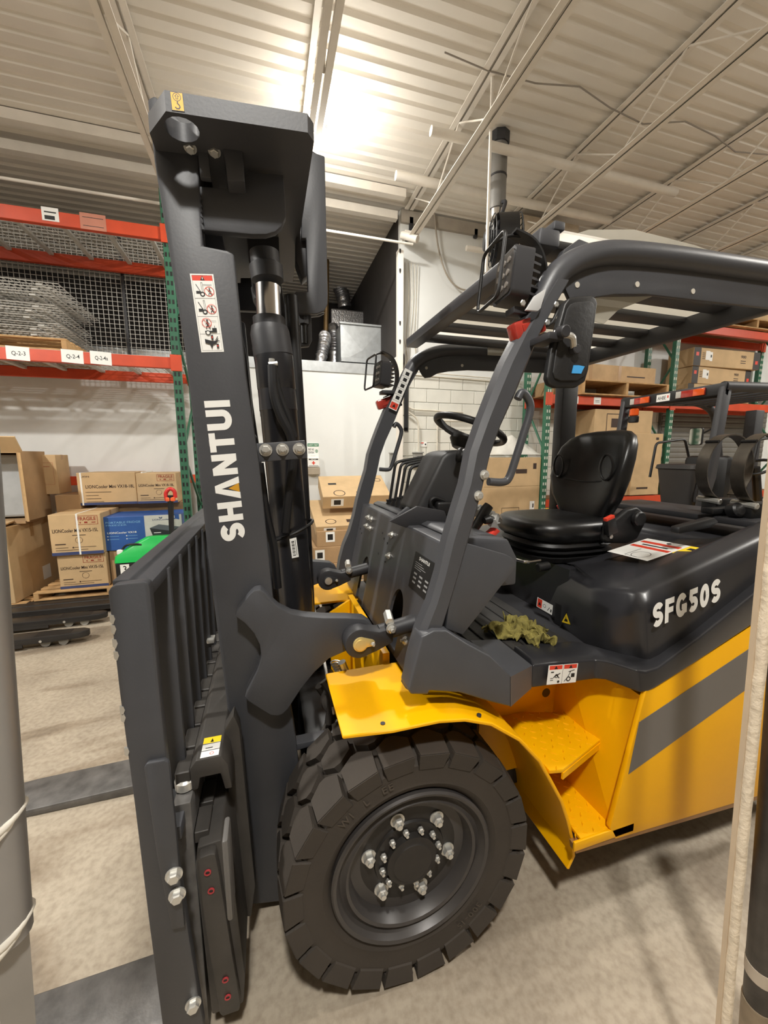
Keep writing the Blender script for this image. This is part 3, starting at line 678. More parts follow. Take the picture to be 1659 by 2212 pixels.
part('side_shift_frame', prism(NB(), [(-.24, .62), (-.232, .68), (-.17, .685), (-.148, .64), (-.13, .2), (-.14, .1), (-.23, .1)], 'y', 1.05, mir(1.05), .006), CARR)
EP = part('frame_end_plate', prism(NB(), [(-0.229,0.669),(-0.223,0.677),(-0.194,0.68),(-0.182,0.676),(-0.177,0.624),(-0.145,0.148),(-0.149,0.126),(-0.196,0.128),(-0.203,0.143),(-0.221,0.427)], 'y', 1.02, 1.05, .004), CARR)
for p in ((-0.204,1.02,0.629), (-0.199,1.02,0.568), (-0.18,1.02,0.257), (-0.177,1.02,0.194)):
    part('port_plug', lathe(NB(), [(.009, -.001), (.009, -.004), (.0055, -.004), (.0055, .004)], p, 'y', 18), M('red_ring', (170, 52, 58), .4), EP)
    part('port', lathe(NB(), [(.0055, -.0025), (.001, -.0022)], p, 'y', 14), INK, EP)
bm = NB()
for k in range(12): box(bm, (-.243, 1.08 + k * .1, .665), (-.205, 1.08 + k * .1 + .088, .7), .002, 1)
part('bar_notches', bm, CARR)
UB = part('upper_carriage_bar', prism(NB(), [(-.25, .80), (-.25, .87), (-.232, .893), (-.165, .893), (-.148, .86), (-.14, .78), (-.16, .78), (-.17, .835), (-.225, .835), (-.232, .8)], 'y', 1.12, mir(1.12), .004), CARR)
bm = NB()
for k in range(11): box(bm, (-.29, 1.12 + k * .105, .79), (-.25, 1.12 + k * .105 + .092, .865), .003, 1)
part('bar_teeth', bm, CARR, UB)
o = Vector((-.222, 1.125, .893)); decal('carriage_sticker', o, (.05, 0, 0), (0, .085, 0), [('r', WHITE, 0, 0, 1, 1), ('r', YPR, 0, .68, 1, 1), ('p', INK, [(.4, .72), (.6, .72), (.5, .92)]), ('r', INK, 0, .64, 1, .67), ('r', INK, 0, .3, 1, .33), ('o', RED, .6, .15, .1, .03), ('r', INK, .2, .42, .6, .46)], UB)
part('carriage_plate', prism(NB(), [(-.165, .2), (-.165, .9), (-.135, .95), (-.12, .9), (-.1, .3), (-.12, .18)], 'y', 1.22, 1.27, .004), CARR)
part('carriage_plate', prism(NB(), [(-.165, .2), (-.165, .9), (-.135, .95), (-.12, .9), (-.1, .3), (-.12, .18)], 'y', mir(1.27), mir(1.22), .004), CARR)
sl0, sl1 = (-0.128,0.889,0.864), (-0.128,0.953,0.64)
part('frame_slot', box(NB(), (-.14, sl0[1] - .02, sl1[2]), (-.126, sl0[1] + .05, sl0[2]), .006), M('slot_grey', (96, 94, 92), .4))
part('fork_latch', cyl(NB(), (-.268, 1.14, .80), (-.268, 1.14, .835), .028, 18, .006), ZINC)
part('fork_latch_stem', cyl(NB(), (-.268, 1.14, .74), (-.268, 1.14, .80), .01, 10), DARK)
part('far_latch', box(NB(), (-0.284,1.75,0.95), (-0.252,1.8,0.97), .005), ZINC)
fk = [(-.245, .0), (-.245, .8), (-.292, .8), (-.3, .06), (-1.25, .038), (-1.52, .018), (-1.52, .003), (-.4, 0)]
for s in (0, 1):
    y0, y1 = (1.08, 1.3) if s == 0 else (2.12, 2.34)
    part('fork', prism(NB(), fk, 'y', y0, y1, .005), WORN)

# ---- wheels
def wheel(cx, cy, cz, R, side):
    """side -1: outer face towards -y"""
    W = part('front_wheel', NB(), RUB) if False else None
    S = R / .43
    T = lambda pr: [(r * S, t * -side) for r, t in pr]
    b = NB()
    lathe(b, T([(.27, -.115), (.283, -.128), (.30, -.135), (.31, -.133), (.345, -.14), (.372, -.138), (.378, -.133), (.398, -.125), (.405, -.10), (.405, .10), (.398, .125), (.37, .135), (.30, .13), (.27, .11)]), (cx, cy, cz), 'y', 72, cap=False)
    NL = 22
    for k in range(NL):
        for row, (t0, t1, ph) in enumerate(((-.152, -.055, 0), (-.05, .05, .5), (.055, .152, 0))):
            a = 2 * PI * (k + ph) / NL; w = 2 * PI / NL
            if row == 1: pts = [(t0, a - .1 * w), (t0 + .028, a - .44 * w), (t1 - .028, a - .44 * w), (t1, a - .1 * w), (t1, a + .1 * w), (t1 - .028, a + .44 * w), (t0 + .028, a + .44 * w), (t0, a + .1 * w)]
            elif row == 0: pts = [(t0, a - .43 * w), (t1 - .025, a - .46 * w), (t1, a - .1 * w), (t1, a + .1 * w), (t1 - .025, a + .46 * w), (t0, a + .43 * w)]
            else: pts = [(t0, a - .1 * w), (t0 + .025, a - .46 * w), (t1, a - .43 * w), (t1, a + .43 * w), (t0 + .025, a + .46 * w), (t0, a + .1 * w)]
            def PT(t, an, r): return (cx + r * S * math.cos(an), cy + t * -side * S, cz + r * S * math.sin(an))
            def rr(t): return .43 - max(0, abs(t) - .12) * .35
            lo = [PT(t * (.97 if abs(t) > .14 else 1), an, .39) for t, an in pts]; hi = [PT(t * .985, a + (an - a) * .96, rr(t)) for t, an in pts]
            if row != 1:   # shoulder piece running down the side wall
                pass
            loft(b, [lo, hi])
            if row != 1:
                sg = -1 if row == 0 else 1
                q = [[PT(sg * .152, a + d * w, r) for d in (-.43, .43)] for r in (.416, .36)]
                t2 = [[PT(sg * .136, a + d * w, r) for d in (-.43, .43)] for r in (.416, .355)]
                vs = [q[0][0], q[0][1], q[1][1], q[1][0]]; v2 = [t2[0][0], t2[0][1], t2[1][1], t2[1][0]]
                vs[2] = PT(sg * .143, a + .4 * w, .362); vs[3] = PT(sg * .143, a - .4 * w, .362)
                loft(b, [v2, vs])
    tyre = obj('front_tyre', b, RUB, FK, 28)
    b = NB()
    lathe(b, T([(.27, -.11), (.274, -.136), (.268, -.142), (.258, -.138), (.249, -.122), (.243, -.114), (.236, -.116), (.226, -.126), (.217, -.122), (.207, -.10), (.203, -.082), (.19, -.08), (.17, -.08)]), (cx, cy, cz), 'y', 72, cap=False)
    obj('rim', b, M('rim_paint', (66, 63, 62), .38, .2, var=.08), tyre, 35)
    b = NB()
    lathe(b, T([(.205, -.078), (.125, -.082), (.122, -.09), (.088, -.092), (.086, -.112), (.07, -.116), (.066, -.12), (.004, -.121)]), (cx, cy, cz), 'y', 48)
    obj('hub', b, BPLB, tyre, 35)
    d = Vector((0, side, 0))
    for k in range(6):
        an = math.radians(47 + 60 * k); c = Vector((cx + .145 * S * math.cos(an), cy + .081 * S * side, cz + .145 * S * math.sin(an)))
        obj('wheel_nut', hexbolt(NB(), c, d, .0185 * S, .024 * S), ZINC, tyre, None)
    for k in range(12):
        an = math.radians(10 + 30 * k); c = Vector((cx + .101 * S * math.cos(an), cy + .091 * S * side, cz + .101 * S * math.sin(an)))
        obj('hub_bolt', hexbolt(NB(), c, d, .0105 * S, .016 * S, False, True), ZINC, tyre, None)
    return tyre
TY = wheel(.405, 1.15, .43, .43, -1)
wheel(.405, mir(1.15), .43, .43, 1)
# moulded marks on the side wall
def curved_text(s, a0, r, h, parent):
    b = NB(); a = a0
    for ch in s:
        vs, fs, w = text_faces(ch if ch != ' ' else 'n')
        if ch != ' ':
            k = h / .7; vv = []
            for v in vs:
                an = a - v[0] * k / r; rr = r + v[1] * k
                vv.append(b.verts.new((.405 + rr * math.cos(an), 1.0085, .43 + rr * math.sin(an))))
            for f in fs:
                try: b.faces.new([vv[i] for i in f])
                except ValueError: pass
        a -= (w + .12) * h / .7 / r
    o = obj('moulded_lettering', b, M('rubber_mark', (74, 67, 59), .7), parent); return o
curved_text('WI  L  EE', math.radians(136), .325, .024, TY)
curved_text('300-15', math.radians(-42), .318, .024, TY)
part('wheel_arch_axle', cyl(NB(), (.405, 1.3, .43), (.405, mir(1.3), .43), .11, 20), BLK)

# ---- yellow front frame, fender, steps, side panel
fend = [(.175, .965), (.32, .966), (.47, .965), (.56, .951), (.655, .915), (.765, .834), (.85, .735), (.905, .64), (.955, .55), (.99, .46), (1.02, .36), (1.03, .295), (1.005, .245)]
def sheet(path, th):
    o = []
    for i, p in enumerate(path):
        a = Vector(path[max(i - 1, 0)]); c = Vector(path[min(i + 1, len(path) - 1)]); d = (c - a).normalized(); o.append((p[0] - d.y * -th if False else p[0] + d.y * th, p[1] - d.x * th))
    return path + o[::-1]
for s in (0, 1):
    a, b = (.985, 1.345) if s == 0 else (mir(1.345), mir(.985))
    bm = NB(); path = fend
    lo = []; N_ = len(path); inner = sheet(path, .012)[N_:][::-1]
    loops = []
    for i in range(N_):
        yy0 = a + (.02 if (i == 0 and s == 0) else 0)
        loops.append([(path[i][0], yy0, path[i][1]), (path[i][0], b, path[i][1]), (inner[i][0], b, inner[i][1]), (inner[i][0], yy0, inner[i][1])])
    loft(bm, loops); bmesh.ops.recalc_face_normals(bm, faces=bm.faces); _bev(bm, list(bm.faces), .003, 1, 50)
    part('fender', bm, YEL)
for p in ((.3, 1.02), (.62, 1.01)): part('fender_hole', cyl(NB(), (p[0], p[1], .962 if p[0] < .5 else .93), (p[0], p[1], .968 if p[0] < .5 else .936), .0075, 14), DARK)
FP = part('front_frame', prism(NB(), [(1.36, .35), (1.36, 1.0), (mir(1.36), 1.0), (mir(1.36), .35)], 'x', .40, .43, .004), YEL)
part('front_frame_flange', prism(NB(), [(.29, .55), (.29, .93), (.40, .99), (.40, .55)], 'y', mir(1.42), mir(1.40), .003), YEL)
for (y, z) in ((1.9, .9), (1.62, .87), (1.75, .84), (1.5, .8), (2.02, .8)): part('frame_bolt', hexbolt(NB(), (.40, y, z), (-1, 0, 0), .012, .014), ZINC)
part('zinc_strap', prism(NB(), [(1.36, .78), (1.38, .8), (mir(1.3), 1.02), (mir(1.3), .98)], 'x', .20, .212, .002), ZINC)
part('strap_plate', box(NB(), (.19, 1.72, .86), (.2, 1.79, .93), .002), ZINC)
bm = NB()
for k in range(7):
    c = Vector((0.221,1.38,0.976)).lerp(Vector((0.245,1.38,0.919)), k / 6); tube(bm, [c + Vector((.02 * math.cos(t * PI / 6), .02 * math.sin(t * PI / 6), .002 * t / 2)) for t in range(12)], .003, 5, closed=True)
part('return_spring', bm, ZINC)
part('spring_bolt', cyl(NB(), (0.239,1.36,0.991), (0.263,1.36,0.919), .016, 10), ZINC)
for i, pp in enumerate((((0.179,1.42,0.892), (0.211,1.4,0.839), (0.194,1.4,0.724)), ((0.164,1.45,0.857), (0.226,1.45,0.743), (0.173,1.42,0.654)), ((0.211,1.45,0.878), (0.176,1.42,0.794), (0.24,1.42,0.73)))):
    part('brake_hose', tube(NB(), pp, .02, 9, .03), M('hose_grey', (70, 66, 62), .5))
part('mast_pivot', box(NB(), (.1, 1.42, .3), (.3, mir(1.42), .62), .02), BLK)
part('mast_foot_gusset', prism(NB(), [(0.045,0.682),(0.177,0.682),(0.18,0.666),(0.061,0.655),(0.081,0.495),(0.057,0.298)], 'y', 1.37, 1.42, .003), MASTM)
# steps
part('upper_step', prism(NB(), [(.95, .99), (1.245, 1.085), (1.2, 1.235), (1.0, 1.30), (.9, 1.30), (.9, 1.0)], 'z', .655, .67, .003), YEL)
part('upper_step_lip', prism(NB(), [(.95, .988), (1.245, 1.083), (1.243, 1.09), (.948, .995)], 'z', .63, .656), YEL)
st = part('lower_step', prism(NB(), [(1.02, .955), (1.255, .955), (1.2, 1.3), (1.035, 1.3)], 'z', .385, .40, .003), YEL)
part('lower_step_lip', box(NB(), (.985, .95, .365), (1.258, .96, .402), .003), YEL)
def treads(x0, x1, y0, y1, z, inside, par):
    b = NB(); k = 0; y = y0
    while y < y1:
        x = x0 + (.02 if k % 2 else 0)
        while x < x1:
            if inside(x, y):
                an = .9 if (k + int(x * 100) // 4) % 2 else -.7; ca, sa = math.cos(an) * .012, math.sin(an) * .012; ws = .0028
                loft(b, [[(x - ca, y - sa, z), (x + sa * .25, y - ca * .25, z), (x + ca, y + sa, z), (x - sa * .25, y + ca * .25, z)], [(x - ca * .7, y - sa * .7, z + ws), (x + sa * .12, y - ca * .12, z + ws), (x + ca * .7, y + sa * .7, z + ws), (x - sa * .12, y + ca * .12, z + ws)]])
            x += .04
        y += .03; k += 1
    tag(part('tread_pattern', b, YEL, par), kind='stuff')
treads(.93, 1.23, 1.0, 1.28, .67, lambda x, y: y > 1.0 + (x - .95) * .32 and x < 1.19 + (1.25 - y) * .35 - .02, FK)
treads(1.01, 1.24, .975, 1.29, .40, lambda x, y: True, st)
# recess walls and side panel
part('recess_wall', prism(NB(), [(.8, .4), (.8, .96), (1.18, .98), (1.25, .9), (1.2, .4)], 'y', 1.30, 1.32, .003), YEL)
rw = NB(); loft(rw, [[(1.165, .955, .385), (1.15, 1.30, .385), (1.165, 1.30, .385), (1.18, .955, .385)], [(1.262, .955, .895), (1.19, 1.30, .965), (1.205, 1.30, .965), (1.277, .955, .895)]]); part('recess_rear_wall', rw, YEL)
part('recess_plug', cyl(NB(), (1.126,1.298,0.734), Vector((1.126,1.298,0.734)) + Vector((0, .01, 0)), .02, 18), M('plug_brown', (92, 72, 30), .5))
sp = [(1.25,0.934),(1.267,0.936),(1.948,1.174),(2.137,0.304),(1.813,0.322),(1.173,0.356),(1.141,0.413)]
SPN = part('side_panel', prism(NB(), sp, 'y', .95, .97, .005), YEL)
o = .9484; bm = NB(); prism(bm, [(1.23,0.819),(1.966,1.093),(2.001,0.931),(1.203,0.619)], 'y', o, .9495); part('grey_stripe', bm, STRIPE, SPN)
part('side_sill_edge', prism(NB(), [(0.992,0.383),(1.222,0.367),(1.827,0.337),(2.154,0.318),(2.162,0.279),(1.834,0.295),(0.999,0.348)], 'y', .955, .985, .003), M('sill_tan', (150, 108, 60), .5), SPN)
part('far_side_panel', prism(NB(), sp, 'y', mir(.97), mir(.95), .005), YEL)
part('chassis', box(NB(), (.95, 1.32, .3), (2.4, mir(1.32), .98), .01), BLK)
part('under_pan', box(NB(), (1.1, 1.05, .34), (2.3, mir(1.05), .375)), BLK)

# ---- floor plate, sill, cowl
part('floor_plate', prism(NB(), [(.56, 1.14), (.86, 1.1), (1.2, 1.085), (1.3, 1.1), (1.3, mir(1.1)), (.46, mir(1.1)), (.46, 1.2)], 'z', .955, .985, .004), DARK)
mat_ = part('floor_mat', prism(NB(), [(.68, 1.15), (.86, 1.115), (1.16, 1.1), (1.16, mir(1.15)), (.6, mir(1.15)), (.6, 1.25)], 'z', .985, .995, .003), MATR)
bm = NB()
for k in range(8):
    x = .63 + k * .068
    box(bm, (x, 1.17 if x < .86 else 1.13, .995), (x + .056, mir(1.2), 1.002), .003, 1)
part('mat_rib', bm, MATR, mat_)
cs = [(0.383,1.054),(0.394,1.035),(0.451,1.024),(0.455,1.036),(0.558,1.01),(0.68,0.952),(0.754,0.92),(0.748,1.035),(0.668,1.117),(0.586,1.17),(0.509,1.227),(0.467,1.233),(0.428,1.219)]
part('cowl_foot', prism(NB(), cs, 'y', 1.03, 1.10, .012, 3), GREY)
bm = NB(); A1, A2 = (0.752,1.03,0.922), (0.746,1.03,1.032); B1, B2 = (0.88,1.09,0.929), (0.878,1.09,1.017)
A0, B0 = (0.693,1.06,1.094), (0.884,1.1,1.014)
loft(bm, [[A1, A2, (A2[0], 1.3, A2[2]), (A1[0], 1.3, A1[2])], [B1, B2, (B2[0], 1.3, B2[2]), (B1[0], 1.3, B1[2])]]); part('cowl_corner', bm, GREY)
sill = [[(0.88,1.09,0.929),(0.878,1.09,1.018)], [(0.985,1.09,0.922),(0.978,1.09,1.011)], [(1.157,1.08,0.919),(1.15,1.08,1.001)], [(1.178,1.05,0.929),(1.17,1.05,1.008)], [(1.233,0.96,0.924),(1.21,0.96,1.013)], [(1.259,0.95,0.929),(1.241,0.95,1.008)], [(1.282,0.945,0.94),(1.289,0.945,1.018)], [(1.465,0.945,1.005),(1.473,0.945,1.104)], [(1.936,0.945,1.187),(1.905,0.945,1.329)]]
bm = NB(); loops = []
for lo_, hi_ in sill: loops.append([lo_, hi_, (hi_[0] + .02, hi_[1] + .03, hi_[2] + .006), (hi_[0] + .02, hi_[1] + .14, hi_[2] + .006), (lo_[0] + .02, lo_[1] + .14, lo_[2])])
loft(bm, loops); bmesh.ops.recalc_face_normals(bm, faces=bm.faces); _bev(bm, list(bm.faces), .008, 3, 35)
SILL = part('sill', bm, HOODM, FK, 50)
o = Vector((0.931,1.076,0.942)); u = Vector((1.057,1.072,0.932)) - o; v = Vector((0.936,1.076,1.016)) - o
decal('step_warning_label', o, u, v, [('r', WHITE, 0, 0, 1, 1), ('r', INK, .495, 0, .505, 1), ('r', RED, .04, .76, .47, .97), ('r', RED, .53, .76, .97, .97), ('p', INK, [(.2, .78), (.32, .78), (.26, .95)]), ('p', INK, [(.7, .78), (.82, .78), (.76, .95)]), ('o', INK, .3, .42, .05, .02), ('l', INK, [(.2, .35), (.3, .45), (.42, .55)], .03), ('l', INK, [(.4, .3), (.28, .5)], .03), ('r', INK, .1, .6, .2, .66), ('r', INK, .1, .3, .2, .33), ('r', INK, .1, .2, .2, .23), ('c', INK, .38, .12, .04), ('l', INK, [(.58, .1), (.7, .35), (.78, .65)], .02), ('o', INK, .72, .22, .06, .03), ('r', INK, .8, .3, .92, .5), ('l', INK, [(.7, .6), (.9, .68)], .02)], SILL)
# hood: loft from foot loop to top loop
hb = [(1.319,2.05,0.885), (1.278,1.5,0.92), (1.23,1.18,0.959), (1.224,1.12,0.973), (1.286,1.03,0.992), (1.295,0.995,1.013), (1.344,0.985,1.021), (1.503,0.98,1.087), (1.978,0.98,1.301)]
hm = [(1.355,2.05,1.062), (1.321,1.52,1.126), (1.232,1.195,1.133), (1.219,1.14,1.141), (1.247,1.035,1.194), (1.259,1,1.217), (1.296,0.99,1.241), (1.479,0.985,1.292), (1.958,0.985,1.438)]
ht = [(1.367,2.05,1.156), (1.377,1.56,1.203), (1.266,1.25,1.216), (1.248,1.19,1.23), (1.257,1.07,1.266), (1.277,1.035,1.272), (1.31,1.02,1.287), (1.507,1.01,1.346), (1.996,1.01,1.483)]
H_ = [[Vector(p) for p in l] for l in (hb, hm, ht)]
top = [Vector((p.x + .035, p.y + (.05 if i > 2 else .0), p.z + .012)) for i, p in enumerate(H_[2])]
top[2] = H_[2][2] + Vector((.05, .03, .014)); top[3] = H_[2][3] + Vector((.05, .05, .016)); top[4] = H_[2][4] + Vector((.045, .06, .016))
for i in (5, 6, 7, 8): top[i] = H_[2][i] + Vector((.02 if i < 7 else 0, .07, .014))
seatpad = [Vector((1.28, 2.05, 1.245)), Vector((1.30, 1.6, 1.25)), Vector((1.36, 1.45, 1.25)), Vector((1.4, 1.42, 1.255)), Vector((1.5, 1.40, 1.27)), Vector((1.6, 1.40, 1.285)), Vector((1.72, 1.40, 1.305)), Vector((1.95, 1.4, 1.345)), Vector((2.5, 1.4, 1.375))]
bm = NB(); loft(bm, [[tuple(p) for p in l] for l in (H_[0], H_[1], H_[2], top, seatpad)], cap=False, close=False)
fs = list(bm.faces)
far = [Vector((p.x, mir(p.y), p.z)) for p in H_[0]]; 
HOOD = part('hood', bm, HOODM, FK, 60)
bv = HOOD.modifiers.new('bevel', 'BEVEL'); bv.width = .022; bv.segments = 4; bv.limit_method = 'ANGLE'; bv.angle_limit = math.radians(22)
part('hood_far_half', prism(NB(), [(1.2, 1.0), (1.2, 1.225), (1.24, 1.245), (1.95, 1.335), (2.5, 1.37), (2.5, 1.2), (1.35, 1.0)], 'y', 1.97, mir(.99), .02, 3), HOODM)
part('hood_core', prism(NB(), [(1.3, .98), (1.32, 1.236), (1.95, 1.33), (2.5, 1.365), (2.5, 1.0)], 'y', 1.42, 2.0), HOODM)
o = Vector((1.286,0.985,1.151)); u = Vector((1.609,0.98,1.223)) - o; v = Vector((1.273,0.987,1.239)) - o
decal('model_lettering', o + Vector((-.004, -.006, 0)), u, v, [('g', WHITE, 'SFG50S', 0, 0, 1, .14, .26, .12, .98)], HOOD, .004)
o = Vector((1.50, 1.235, 1.303)); 
LBL = [('r', WHITE, 0, 0, 1, 1), ('l', INK, [(.06, .3), (.06, .6), (.45, .6)], .012), ('o', INK, .2, .35, .15, .01), ('r', RED, .5, .05, .6, .95), ('r', RED, .76, .05, .86, .95), ('r', INK, .65, .2, .7, .8), ('c', INK, .92, .4, .04), ('r', YPR, .55, -.28, 1, 0), ('p', INK, [(.62, -.22), (.72, -.22), (.67, -.06)]), ('r', INK, .8, -.2, .9, -.08)]
LBLPOS = [(1.428,1.379,1.28),(1.417,1.229,1.28),(1.76,1.37,1.28),(1.709,1.492,1.28)]
q = [Vector((p[0], p[1], 1.30)) for p in LBLPOS]
decal('hood_warning_label', Vector((1.5, 1.19, 1.318)), (.24, 0, .046), (0, .20, -.006), LBL, HOOD, .006)
o = Vector((1.235,1.52,1.038)); u = Vector((1.25,1.43,1.028)) - o; v = Vector((1.238,1.52,1.085)) - o
decal('battery_warning_label', o + Vector((-.01, -.012, 0)), u, v, [('r', WHITE, 0, 0, 1, 1), ('r', RED, .04, .06, .33, .94), ('p', INK, [(.1, .3), (.28, .3), (.19, .7)]), ('o', INK, .5, .5, .08, .02), ('l', INK, [(.7, .2), (.82, .6)], .03), ('r', INK, .88, .2, .95, .5)], HOOD, .006)
part('latch_recess', box(NB(), (1.252,1.42,0.988), (1.251,1.38,1.087), .004), BLK, HOOD)
o = Vector((1.25,1.37,1.019)); u = Vector((1.254,1.31,1.029)) - o; v = Vector((1.249,1.37,1.076)) - o
decal('pinch_warning_sticker', o + Vector((-.012, -.012, 0)), u, v, [('p', INK, [(0, 0), (1, 0), (.5, 1)]), ('p', YPR, [(.1, .06), (.9, .06), (.5, .88)]), ('p', INK, [(.3, .2), (.65, .2), (.6, .4), (.4, .42)]), ('l', INK, [(.5, .4), (.45, .6)], .05)], HOOD, .006)
part('hood_hinge_block', prism(NB(), [(1.62, 1.465), (1.82, 1.495), (1.85, 1.475), (1.80, 1.45), (1.62, 1.435)], 'y', 1.16, 1.2, .008), BLK)
part('counterweight', prism(NB(), [(2.05, .35), (2.0, 1.28), (2.0, 1.36), (2.8, 1.395), (2.95, 1.3), (3.0, .4)], 'y', 1.02, mir(1.02), .03, 3), DARK)
part('counterweight_edge', box(NB(), (1.95, mir(1.06), 1.34), (2.75, mir(1.02), 1.375), .005), YEL)
part('rear_latch', cyl(NB(), (2.129,1.3,1.489), (2.123,1.25,1.507), .035, 14, .008), BLK)
part('rear_latch_bar', box(NB(), (2.053,1.32,1.474), (2.271,1.38,1.503), .008), BLK)
part('rear_tyre', lathe(NB(), [(.2, -.1), (.33, -.12), (.36, -.08), (.36, .08), (.33, .12), (.2, .1)], (2.55, 1.22, .36), 'y', 32), RUB)
part('rear_tyre', lathe(NB(), [(.2, -.1), (.33, -.12), (.36, -.08), (.36, .08), (.33, .12), (.2, .1)], (2.55, mir(1.22), .36), 'y', 32), RUB)

# ---- cowl front, levers, column, wheel
bm = NB()
def cw(y, t): return (.445 + .105 * t, y, .985 + .48 * t)      # leaning front sheet
def cowl_sheet():
    y0, y1 = 1.12, mir(1.12); pts = [(y0, 0)]
    for ya, yb in ((1.36, 1.50), (mir(1.36) - .14, mir(1.36))):
        m_, hw = (ya + yb) / 2, (yb - ya) / 2
        pts += [(ya, 0)] + [(m_ - hw * math.cos(PI * k / 12), .3 + .2 * math.sin(PI * k / 12)) for k in range(13)] + [(yb, 0)]
    pts += [(y1, 0), (y1, 1), (y0, 1)]
    b = NB(); vs = [b.verts.new(cw(*p)) for p in pts]
    for k in range(len(vs)): b.edges.new((vs[k], vs[(k + 1) % len(vs)]))
    bmesh.ops.triangle_fill(b, use_beauty=True, edges=list(b.edges))
    r = bmesh.ops.extrude_face_region(b, geom=list(b.faces))
    bmesh.ops.translate(b, verts=[g for g in r['geom'] if isinstance(g, bmesh.types.BMVert)], vec=(.012, 0, -.002))
    return b
COWL = part('cowl', cowl_sheet(), GREY, FK, None)
part('cowl_top', prism(NB(), [(.55, 1.462), (.556, 1.472), (.60, 1.472), (.66, 1.46), (.66, 1.42), (.56, 1.45)], 'y', 1.12, mir(1.1), .004), GREY, COWL)
part('dash_panel', prism(NB(), [(.61, 1.476), (.64, 1.488), (.80, 1.47), (.84, 1.40), (.84, 1.30), (.66, 1.30), (.62, 1.46)], 'y', 1.15, mir(1.12), .01), GREY, COWL)
part('cowl_inside', box(NB(), (.54, 1.16, 1.0), (.6, mir(1.16), 1.4)), BLK, COWL)
for (u_, v_) in ((796, 1123), (809, 1131), (789, 1146), (804, 1154), (883, 1178), (873, 1209), (874, 1372), (894, 1400)):
    pass
for (y, t) in ((2.10, .9), (2.03, .9), (2.1, .8), (2.02, .8), (1.66, .87), (1.64, .68), (1.28, .2), (1.2, .12)):
    part('cowl_bolt', hexbolt(NB(), cw(y, t), (-1, 0, .2), .012, .012), ZINC, COWL)
for (y, t) in ((2.22, .72), (2.18, .68), (1.8, .83), (1.76, .79), (1.8, .62), (1.7, .77), (1.68, .6)):
    c = Vector(cw(y, t)); part('cowl_hole', cyl(NB(), c + Vector((-.001, 0, 0)), c + Vector((.004, 0, 0)), .007, 10), INK, COWL)
o = Vector(cw(1.36, .58)); u = Vector(cw(1.17, .58)) - o; v = Vector(cw(1.36, .86)) - o
decal('data_plate', o, u, v, [('r', INK, 0, 0, 1, 1), ('t', WHITE, 'SHANTUI', .25, .84, .09, .5)] + [('r', M('plate_grey', (150, 150, 150), .5), .12, .74 - k * .055, .45 + .1 * (k % 3), .755 - k * .055) for k in range(4)] + [('r', M('plate_grey', (150, 150, 150), .5), .15 + .28 * (k % 3), .42 - (k // 3) * .12, .3 + .28 * (k % 3), .47 - (k // 3) * .12) for k in range(9)], COWL)
# lever gaiters and levers (four)
lv = [((0.665,2.12,1.467), (0.705,2.12,1.72), (0.738,2.12,1.731), (0.921,2.12,1.759)), ((0.673,2.05,1.48), (0.714,2.05,1.714), (0.746,2.05,1.724), (0.905,2.05,1.751)), ((0.677,1.98,1.494), (0.716,1.98,1.708), (0.747,1.98,1.717), (0.893,1.98,1.744)), ((0.681,1.91,1.507), (0.718,1.91,1.7), (0.749,1.91,1.709), (0.87,1.91,1.735))]
for i, p in enumerate(lv):
    l = part('hydraulic_lever', tube(NB(), p, .0085, 8, .03), BLK)
    c = Vector(p[0]); b = NB()
    tube(b, [c + Vector((.01, 0, -.06 + .015 * k)) for k in range(8)], [.034 - .002 * k + (.006 if k % 2 else 0) for k in range(8)], 14)
    obj('gaiter', b, BLK, l, 60)
    obj('knob', tube(NB(), [Vector(p[3]) - Vector((.012, 0, 0)), Vector(p[3]), Vector(p[3]) + Vector((.014, 0, .006))], [.012, .015, .012], 10), BLK, l, 60)
# steering column shroud
colp = [(0.627,1.517),(0.751,1.755),(0.775,1.777),(0.83,1.786),(0.877,1.779),(0.903,1.706),(0.87,1.601),(0.837,1.516),(0.792,1.454),(0.665,1.49)]
part('steering_column', prism(NB(), colp, 'y', 1.6, 1.84, .02, 3), M('column_plastic', (52, 52, 53), .5, bump=.05))
part('column_bracket', prism(NB(), [(0.474,1.494),(0.594,1.552),(0.72,1.527),(0.743,1.476),(0.658,1.461),(0.544,1.464)], 'y', 1.5, 1.515, .003), DARK)
part('column_bracket', prism(NB(), [(0.545,1.461),(0.625,1.523),(0.671,1.51),(0.625,1.446)], 'y', 1.7, 1.72, .004), GREY)
part('tilt_lever', box(NB(), (0.714,1.56,1.558), (0.842,1.6,1.494), .012, 3), BLK)
part('tilt_lever_loop', tube(NB(), [(0.735,1.58,1.513), (0.694,1.58,1.529), (0.685,1.58,1.563), (0.707,1.58,1.578), (0.757,1.58,1.56)], .009, 8, .015), BLK)
wc = Vector((0.902,1.68,1.817)); tl = math.radians(22); ux = Vector((math.cos(tl), 0, -math.sin(tl))); uy = Vector((0, 1, 0)); un = ux.cross(uy) * -1
if un.z < 0: un = -un
SW = part('steering_wheel', tube(NB(), [wc + un * .07 + (ux * math.cos(t * PI / 24) + uy * math.sin(t * PI / 24)) * .165 for t in range(48)], .016, 12, closed=True), BLK, FK, 60)
part('wheel_hub', tube(NB(), [wc - un * .03, wc + un * .005, wc + un * .03, wc + un * .04], [.05, .075, .07, .03], 24), BLK, SW)
for t in (20, 160, 270):
    r = ux * math.cos(math.radians(t)) + uy * math.sin(math.radians(t))
    part('spoke', tube(NB(), [wc + un * .02 + r * .03, wc + un * .035 + r * .1, wc + un * .065 + r * .155], .014, 8), BLK, SW)
